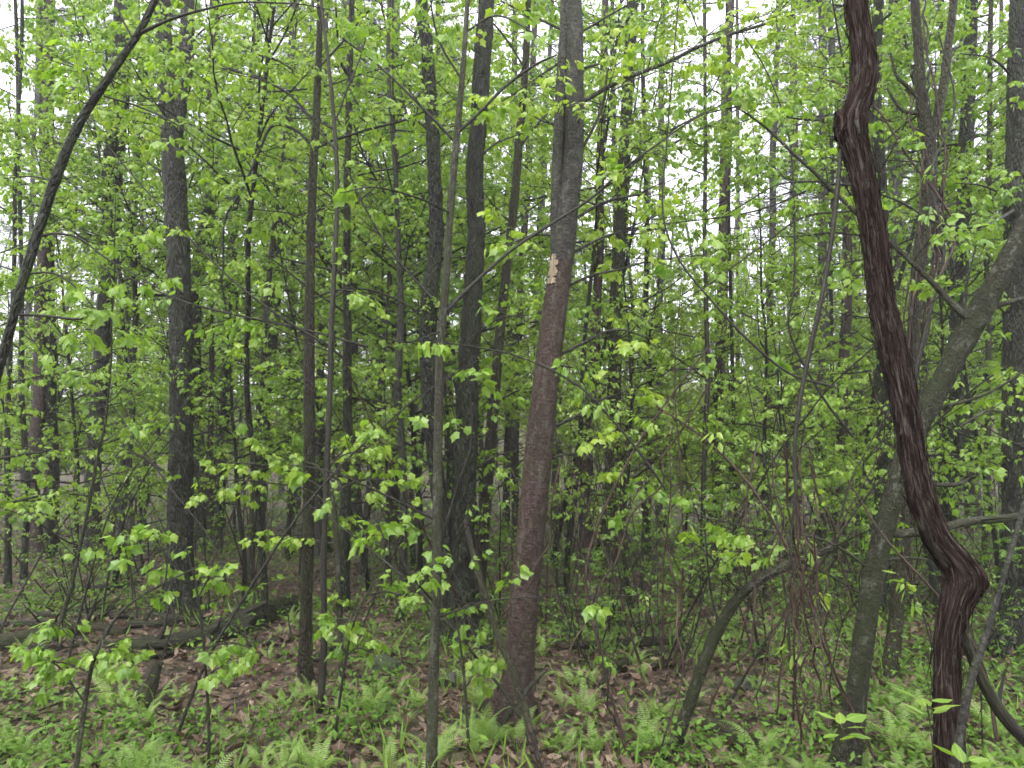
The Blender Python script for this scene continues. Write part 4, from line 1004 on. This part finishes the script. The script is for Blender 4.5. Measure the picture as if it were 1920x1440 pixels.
def traced(pts, Yt, mat, words, seed, twigs=6, hue=.6):
    """a thin bare stem followed through the photograph at its own depth, from its root end"""
    rng = np.random.default_rng(seed + 700); R = curve(px(pts, Yt), .05)
    r = thing('thin_vine', None, 'vine', R[0, :3], 'thin stems and vines crossing in front of the wood'); mb = MB(); mb.tube(R, 7, .1, 3, 8, seed); part('stem', mb, mat, r)
    T, LV = MB(), Leaves()
    for k in range(twigs):
        q, d = along(R, rng.uniform(.1, .98)); sd = nrm(np.cross(d, UP) + rng.normal(size=3) * .6) * rng.choice([-1, 1])
        spray(T, LV, q[:3], nrm(d * .7 + sd), rng.uniform(.15, .45), max(.0013, q[3] * .5), rng, .055, hue, .6, 1, .3, .9, 3, .45)
    part('twigs', T, 'twig', r, 'stuff')
    if LV.n: m2 = MB(); m2.leaves(LV, MAPLE if seed % 2 else OVAL); part('crown', m2, 'leaf_pale', r, 'stuff', False)
    HANG.append((r, pts[len(pts) // 2][0], words))
traced([(1560, 725, 5), (1480, 700, 5), (1400, 635, 5), (1340, 570, 4), (1275, 490, 4), (1243, 400, 4), (1250, 270, 3), (1262, 120, 3), (1275, -30, 2)], 3.7, 'twig', 'thin dark winding vine', 1, 8)
traced([(1900, 395, 6, .3), (1840, 425, 5), (1760, 420, 5), (1680, 375, 4), (1560, 345, 4), (1450, 385, 3), (1370, 405, 3), (1240, 420, 2)], 4.1, 'twig', 'thin black nearly level twig', 2, 9)
traced([(1600, 820, 5), (1540, 740, 5), (1480, 620, 4), (1490, 520, 4), (1482, 275, 3), (1440, 140, 3), (1390, 60, 2)], 4.4, 'twig', 'thin dark upright twig', 3, 9)
traced([(1250, 920, 5), (1200, 850, 5), (1150, 790, 4), (1080, 720, 4), (960, 665, 3), (820, 640, 2)], 3.9, 'twig', 'thin black slanting twig', 4, 7)
traced([(600, 640, 5), (520, 590, 4), (430, 520, 4), (340, 430, 3), (250, 330, 3), (200, 270, 2)], 4.6, 'twig', 'thin black slanting twig', 5, 9)
traced([(690, 650, 5), (560, 615, 4), (440, 590, 4), (330, 560, 3), (200, 500, 2)], 4.9, 'twig', 'thin black nearly level twig', 6, 9)
traced([(810, 560, 5), (740, 480, 4), (690, 400, 4), (640, 300, 3), (560, 200, 2)], 5.2, 'twig', 'thin dark slanting twig', 7, 8)
traced([(1640, 1420, 7, .2), (1560, 1250, 6), (1500, 1080, 5), (1420, 930, 5), (1330, 830, 4), (1230, 760, 3)], 3.7, 'dead', 'thin brown arching vine', 8, 8)
traced([(1180, 1430, 7), (1130, 1240, 6), (1100, 1060, 5), (1180, 860, 4), (1290, 700, 4), (1340, 640, 3)], 4.3, 'dead', 'thin brown arching vine', 9, 7)
traced([(1870, 1390, 7), (1840, 1240, 6), (1760, 1120, 5), (1660, 1010, 4), (1590, 900, 3)], 3.2, 'dead', 'thin brown arching vine', 10, 6)
traced([(1740, 560, 6), (1790, 430, 5), (1700, 290, 4), (1640, 200, 4), (1560, 150, 3)], 5., 'dead', 'thin brown twisting vine', 11, 5)
traced([(1700, 760, 7), (1740, 600, 6), (1770, 470, 6), (1745, 330, 5), (1790, 200, 4), (1760, 60, 3)], 5.3, 'twig', 'dark twisting vine', 12, 6)

# ------------------------------------------------------------------ long bare whips arching through the wood
WHIPS = []
rng = np.random.default_rng(63)
for i in range(34):
    Yw = rng.uniform(4.3, 8.5); u = -40 + 2000 * (i + rng.random()) / 34; p = np.array([(u - 960) / F_PX * Yw, Yw, 0.]); g = float(height(p[0], p[1])); p[2] = g - .05
    sg = rng.choice([-1, 1]); H = rng.uniform(2.2, 4.6); d0 = (sg * rng.uniform(.05, .5), rng.normal() * .15, 1)
    w, d = wander(p, d0, H, rng.uniform(.006, .012), .0025, rng, 16, .05, (sg * rng.uniform(.01, .05), 0, -.02)); R = curve(w, .06)
    r = thing('bare_whip', None, 'sapling', (p[0], p[1], g), 'long thin bare stems arching through the wood'); mb = MB(); mb.tube(R, 6, .08, 3, 8, i); part('stem', mb, ['twig', 'dark', 'olive'][i % 3], r)
    T, LV = MB(), Leaves()
    for k in range(11):
        q, dj = along(R, .2 + .78 * (k + rng.random()) / 11); L = rng.uniform(.3, 1.0); sd = nrm(np.cross(dj, UP) + rng.normal(size=3) * .5) * (1 if k % 2 else -1)
        spray(T, LV, q[:3], nrm(dj * .6 + sd), L, max(.0016, q[3] * .5), rng, .06, .65, .55, 1, .3, .7, 3, .6)
    part('twigs', T, 'twig', r, 'stuff')
    if LV.n: m2 = MB(); m2.leaves(LV, MAPLE); part('crown', m2, 'leaf_pale', r, 'stuff', False)
    WHIPS.append((r, u, ('near ' if Yw < 6 else '') + 'thin bare %s arching stem' % ['black', 'dark', 'olive'][i % 3]))

# ------------------------------------------------------------------ seedlings in the foreground, each leaf its own part
def seedling(name, label, cat, Y, stem, mat, sides_tw, leafy, kind='maple', leafmat='leaf_pale', seed=1):
    """sides_tw: traced side twigs; leafy: (size, hue, n, L, bare)"""
    rng = np.random.default_rng(seed * 13); C = px(stem, Y); b = C[0, :3].copy(); b[2] = float(height(b[0], b[1]))
    r = thing(name, label, cat, b); C = rooted(C, .05); R = curve(C, .03); mb = MB(); mb.tube(R, 8, .08, 3, 8, seed); part('stem', mb, mat, r)
    T, LV = MB(), Leaves(); size, hue, n, L, bare = leafy
    Rs = [R] + [curve(px(s, Y), .03) for s in sides_tw]
    for k, q in enumerate(Rs):
        if k: b = MB(); b.tube(q, 6, .08, 3, 8, k); part('twig', b, mat, r)
        sprigs(T, LV, q, rng, n, L, size, hue, .35 if k == 0 else .25, 1., .8, bare, .8, .35, 1)
        leaf_bunch(LV, q[-1, :3], nrm(q[-1, :3] - q[-2, :3]), rng, size, hue, 4, .6)
    part('twiglets', T, mat, r, 'stuff'); leaf_objects(LV, r, kind, leafmat); return r
seedling('seedling_tree', 'leafy sapling arching right at bottom left, with the largest bright leaves', 'sapling', 3.55, [(138, 1480, 10), (155, 1350, 9), (172, 1250, 8), (200, 1185, 7), (240, 1135, 5), (300, 1098, 4), (372, 1062, 3)], 'olive',
         [[(180, 1225, 4), (140, 1200, 3), (100, 1165, 2)], [(185, 1212, 4), (230, 1215, 3), (265, 1225, 2)], [(170, 1262, 4), (130, 1245, 3), (95, 1240, 2)], [(250, 1130, 3), (245, 1080, 3), (235, 1030, 2)], [(310, 1092, 3), (312, 1050, 3), (290, 1005, 2)], [(160, 1320, 3), (110, 1250, 3), (60, 1230, 2)]], (.047, .55, 3, .14, .1), seed=1)
seedling('seedling_tree', 'spindly black seedling with a few hanging leaves, between bottom-left sapling and slender trunk', 'sapling', 4.0, [(392, 1385, 6), (386, 1260, 5), (379, 1180, 5), (366, 1090, 4), (350, 1030, 3)], 'twig',
         [[(386, 1270, 3), (405, 1255, 3), (418, 1250, 2)], [(382, 1215, 3), (430, 1205, 3), (468, 1215, 2)], [(372, 1120, 3), (395, 1080, 3), (430, 1060, 2)]], (.054, .6, 2, .10, .1), seed=2)
seedling('seedling_tree', 'dark-stemmed seedling with drooping leaves behind the fern patch left of the olive sapling', 'sapling', 4.3, [(625, 1420, 6), (640, 1290, 5), (660, 1180, 4), (690, 1110, 3), (720, 1075, 3)], 'twig',
         [[(650, 1230, 3), (670, 1215, 3), (692, 1222, 2)], [(665, 1165, 3), (640, 1160, 3), (622, 1170, 2)], [(690, 1115, 3), (730, 1110, 3), (772, 1130, 2)]], (.056, .55, 2, .12, .1), seed=3)
seedling('seedling_tree', 'slender seedling with pale leaves just right of the olive sapling', 'sapling', 4.2, [(880, 1420, 6), (872, 1290, 5), (862, 1200, 4), (850, 1130, 3), (838, 1090, 3)], 'olive',
         [[(868, 1240, 3), (890, 1215, 3), (905, 1222, 2)], [(860, 1180, 3), (875, 1135, 3), (900, 1130, 2)], [(872, 1290, 3), (900, 1250, 3), (930, 1240, 2)]], (.054, .55, 2, .12, .1), seed=4)
seedling('maple_sapling', 'level bright maple spray reaching left across the slender mossy trunk', 'sapling', 5.4, [(642, 1290, 12), (636, 1140, 11), (630, 1000, 10), (622, 930, 8), (600, 880, 6), (560, 862, 4)], 'olive',
         [[(628, 960, 5), (580, 920, 4), (500, 905, 3), (430, 900, 3), (370, 905, 2)], [(622, 930, 5), (560, 890, 4), (480, 870, 3), (420, 868, 2)], [(620, 925, 5), (680, 900, 4), (740, 905, 3), (780, 930, 2)], [(632, 1020, 4), (560, 1010, 3), (500, 1000, 2)], [(610, 890, 4), (640, 850, 3), (690, 840, 2)]], (.047, .55, 7, .28, .05), leafmat='leaf', seed=5)
for i, (u, v, Yp, w, txt) in enumerate([(1578, 1352, 2.5, 5, 'seedling with a whorl of oval leaves at bottom right'), (1738, 1318, 2.35, 5, 'seedling of narrow pale leaves growing against the shaggy vine'), (1808, 1425, 2.2, 4, 'seedling of upright narrow leaves at the bottom right corner')]):
    rng = np.random.default_rng(70 + i); p = at(u, v, Yp); g = float(height(p[0], p[1])); r = thing('broadleaf_seedling', txt, 'seedling', (p[0], p[1], g)); mb = MB()
    w_, d = wander(np.array([p[0], p[1], g - .03]), UP, p[2] - g + .03, .004, .002, rng, 7, .06); w_[:, :2] += (p[:2] - w_[-1, :2]) * np.linspace(0, 1, len(w_))[:, None]; mb.tube(curve(w_, .03), 6); part('stem', mb, 'olive', r); LV = Leaves()
    for k in range([8, 7, 6][i]):
        an = k * 2.4 + .4; hh = w_[-1, :3] - UP * .02 * (k // 2); dd = nrm(np.array([math.cos(an), math.sin(an) * .8, rng.uniform(.1, .9)])); LV.add(hh + dd * .02, dd, nrm(UP + rng.normal(size=3) * .2), rng.uniform(.06, .09), rng.uniform(.2, .7))
    leaf_objects(LV, r, 'oval', 'leaf_pale')

# ------------------------------------------------------------------ ferns: fronds shared between clumps
def frond_mesh(seed, L=.46):
    rng = np.random.default_rng(seed); n = 25; t = np.linspace(0, 1, n); mb = MB()
    bend = rng.uniform(.5, 1.7); ang = 1.15 - bend * t ** 1.4 * 1.25
    st = L / (n - 1); yy = np.concatenate([[0], np.cumsum(np.cos(ang[:-1]) * st)]); zz = np.concatenate([[0], np.cumsum(np.sin(ang[:-1]) * st)])
    xx = np.cumsum(rng.normal(size=n)) * .0015
    P = np.stack([xx, yy, zz], 1); mb.tube(np.column_stack([P[::3], np.linspace(.0022, .0006, len(P[::3]))]), 3)
    Tn = nrm(np.gradient(P, axis=0)); Nn = np.stack([np.zeros(n), -Tn[:, 2], Tn[:, 1]], 1)
    prof = np.clip(np.minimum((t - .10) / .28, 1), 0, 1) ** .7 * (1 - t) ** .62
    for i in range(3, n - 1):
        for s in (-1, 1):
            l = .115 * prof[i] * rng.uniform(.9, 1.1)
            if l < .006: continue
            x = np.array([s, 0, 0.]); d = nrm(x + Tn[i] * .32 - Nn[i] * rng.uniform(.05, .3)); w = Tn[i] * l * .06 + Tn[i] * .0016
            p = P[i]; mid = p + d * l * .45 + Nn[i] * .10 * l; tip = p + d * l - Nn[i] * .10 * l
            mb.add(np.array([p - w * .7, p + w * .7, mid + w, mid - w, tip]), [np.array([[0, 1, 2, 3]]), np.array([[3, 2, 4]])] if s > 0 else [np.array([[1, 0, 3, 2]]), np.array([[2, 3, 4]])], np.ones((5, 3)), np.full(5, .45 + .3 * t[i] + rng.normal() * .05))
    return mb.mesh('frond', M['fern'], False)
FROND = [frond_mesh(s) for s in range(7)]
FERNS = []
rng = np.random.default_rng(91)
spots = []
for (u, v, n, su, sv) in [(60, 1430, 5, 60, 30), (240, 1440, 8, 90, 30), (460, 1425, 9, 70, 40), (130, 1320, 4, 60, 25), (330, 1335, 5, 60, 25), (560, 1320, 3, 30, 25), (690, 1345, 9, 70, 30), (850, 1400, 8, 50, 45), (900, 1300, 8, 50, 40), (930, 1225, 4, 50, 25), (1030, 1420, 6, 60, 25), (1060, 1300, 5, 50, 35), (1060, 1215, 6, 70, 25),
                          (1240, 1235, 6, 60, 30), (1250, 1350, 3, 50, 30), (1180, 1420, 3, 60, 20), (1380, 1430, 4, 60, 20), (1450, 1300, 4, 60, 40), (1500, 1210, 4, 60, 25), (1680, 1420, 7, 60, 40), (1720, 1340, 3, 40, 25), (1870, 1430, 4, 40, 30), (780, 1225, 3, 40, 20), (460, 1240, 4, 60, 25), (620, 1190, 3, 60, 15), (520, 1180, 3, 50, 12), (1330, 1235, 4, 60, 25), (770, 1470, 5, 90, 25), (1550, 1465, 4, 80, 20), (600, 1470, 4, 60, 20), (350, 1490, 4, 80, 20), (300, 1215, 4, 70, 15), (960, 1185, 5, 60, 12), (1180, 1190, 5, 60, 12), (1420, 1200, 4, 60, 15), (1620, 1210, 4, 50, 15), (700, 1190, 4, 60, 12), (90, 1260, 4, 60, 20)]:
    for k in range(n): spots.append((u + rng.normal() * su * .8, v + rng.normal() * sv * .8))
for (u, v) in spots:
    v = min(max(v, 1165), 1560); p = gpt(u, v); r = thing('fern', None, 'fern', p, 'ferns on the forest floor', rng.random() * 6.3, 1.); n = int(rng.integers(4, 9)) if v > 1280 else 5; s0 = rng.uniform(.28, .64) * (1 if v > 1280 else .85)
    for k in range(n):
        o = obj('frond', FROND[int(rng.integers(0, 7))], r); an = k * 6.283 / n + rng.normal() * .3; o.rotation_euler = (rng.uniform(-.1, .45), rng.normal() * .15, an); s = s0 * rng.uniform(.6, 1.1); o.scale = (s, s, s); o.location = (-math.sin(an) * .015, math.cos(an) * .015, 0)
    FERNS.append((r, u, 'front fern clump' if v > 1390 else 'middle fern clump' if v > 1270 else 'back fern clump'))

# ------------------------------------------------------------------ pieces that belong to a part of their thing
for o in list(bpy.data.objects):
    up = {'bare_wood_patch': 'trunk', 'knot': 'trunk', 'peeling_bark': 'trunk', 'stub': 'bark', 'tendrils': 'stem', 'twiglets': 'stem', 'climbing_vine': 'trunk'}.get(o.name.split('.')[0])
    if up and o.parent:
        for q in o.parent.children:
            if q.name.split('.')[0] == up: o.parent = q; break

# ------------------------------------------------------------------ damp air
def build_haze():
    m, nt, out = new_mat('damp_air'); v = node(nt, 'ShaderNodeVolumePrincipled')
    v.inputs['Color'].default_value = (.93, .95, .97, 1); v.inputs['Density'].default_value = .0024; v.inputs['Anisotropy'].default_value = .2
    nt.links.new(v.outputs[0], out.inputs['Volume'])
    x, y0, y1, z0, z1 = 110., -14., 130., -3., 42.
    V = np.array([(a, b, c) for c in (z0, z1) for b in (y0, y1) for a in (-x, x)], float)
    F = np.array([(0, 2, 3, 1), (4, 5, 7, 6), (0, 1, 5, 4), (2, 6, 7, 3), (0, 4, 6, 2), (1, 3, 7, 5)])
    mb = MB(); mb.add(V, F); o = obj('haze', mb.mesh('haze', m, False)); tag(o, 'thin damp haze hanging in the whole wood', 'haze', kind='stuff')
build_haze()

# ------------------------------------------------------------------ labels that count off from the named trunks
def ordn(k):
    w = ['first', 'second', 'third', 'fourth', 'fifth', 'sixth', 'seventh', 'eighth', 'ninth', 'tenth', 'eleventh', 'twelfth', 'thirteenth', 'fourteenth', 'fifteenth', 'sixteenth']
    return w[k] if k < len(w) else '%dth' % (k + 1)
def count_off(items):
    """items: (object, u, words)"""
    L = sorted(LAND); bins = {}
    for o, u, w in items:
        k = sum(u > a for a, _ in L); bins.setdefault((k, w), []).append((u, o))
    for (k, w), lst in bins.items():
        lst.sort(key=lambda t: t[0])
        place = ('left of the ' + L[0][1]) if k == 0 else ('right of the ' + L[-1][1]) if k == len(L) else 'between %s and %s' % (L[k - 1][1], L[k][1])
        for i, (u, o) in enumerate(lst): o['label'] = '%s, %s%s' % (w, '' if len(lst) == 1 else ordn(i) + ' from left ', place)
count_off(BACK); count_off(STICKS); count_off(HANG); count_off(FERNS); count_off(WHIPS); count_off(PINES)
count_off([(o, u, ('near ' if y < 10 else '' if y < 18 else 'far ') + w) for o, u, y, w, k in UNDER])
print('TRIS', sum(len(m.loops) - 2 * len(m.polygons) for m in bpy.data.meshes), 'OBJ', len(bpy.data.objects))
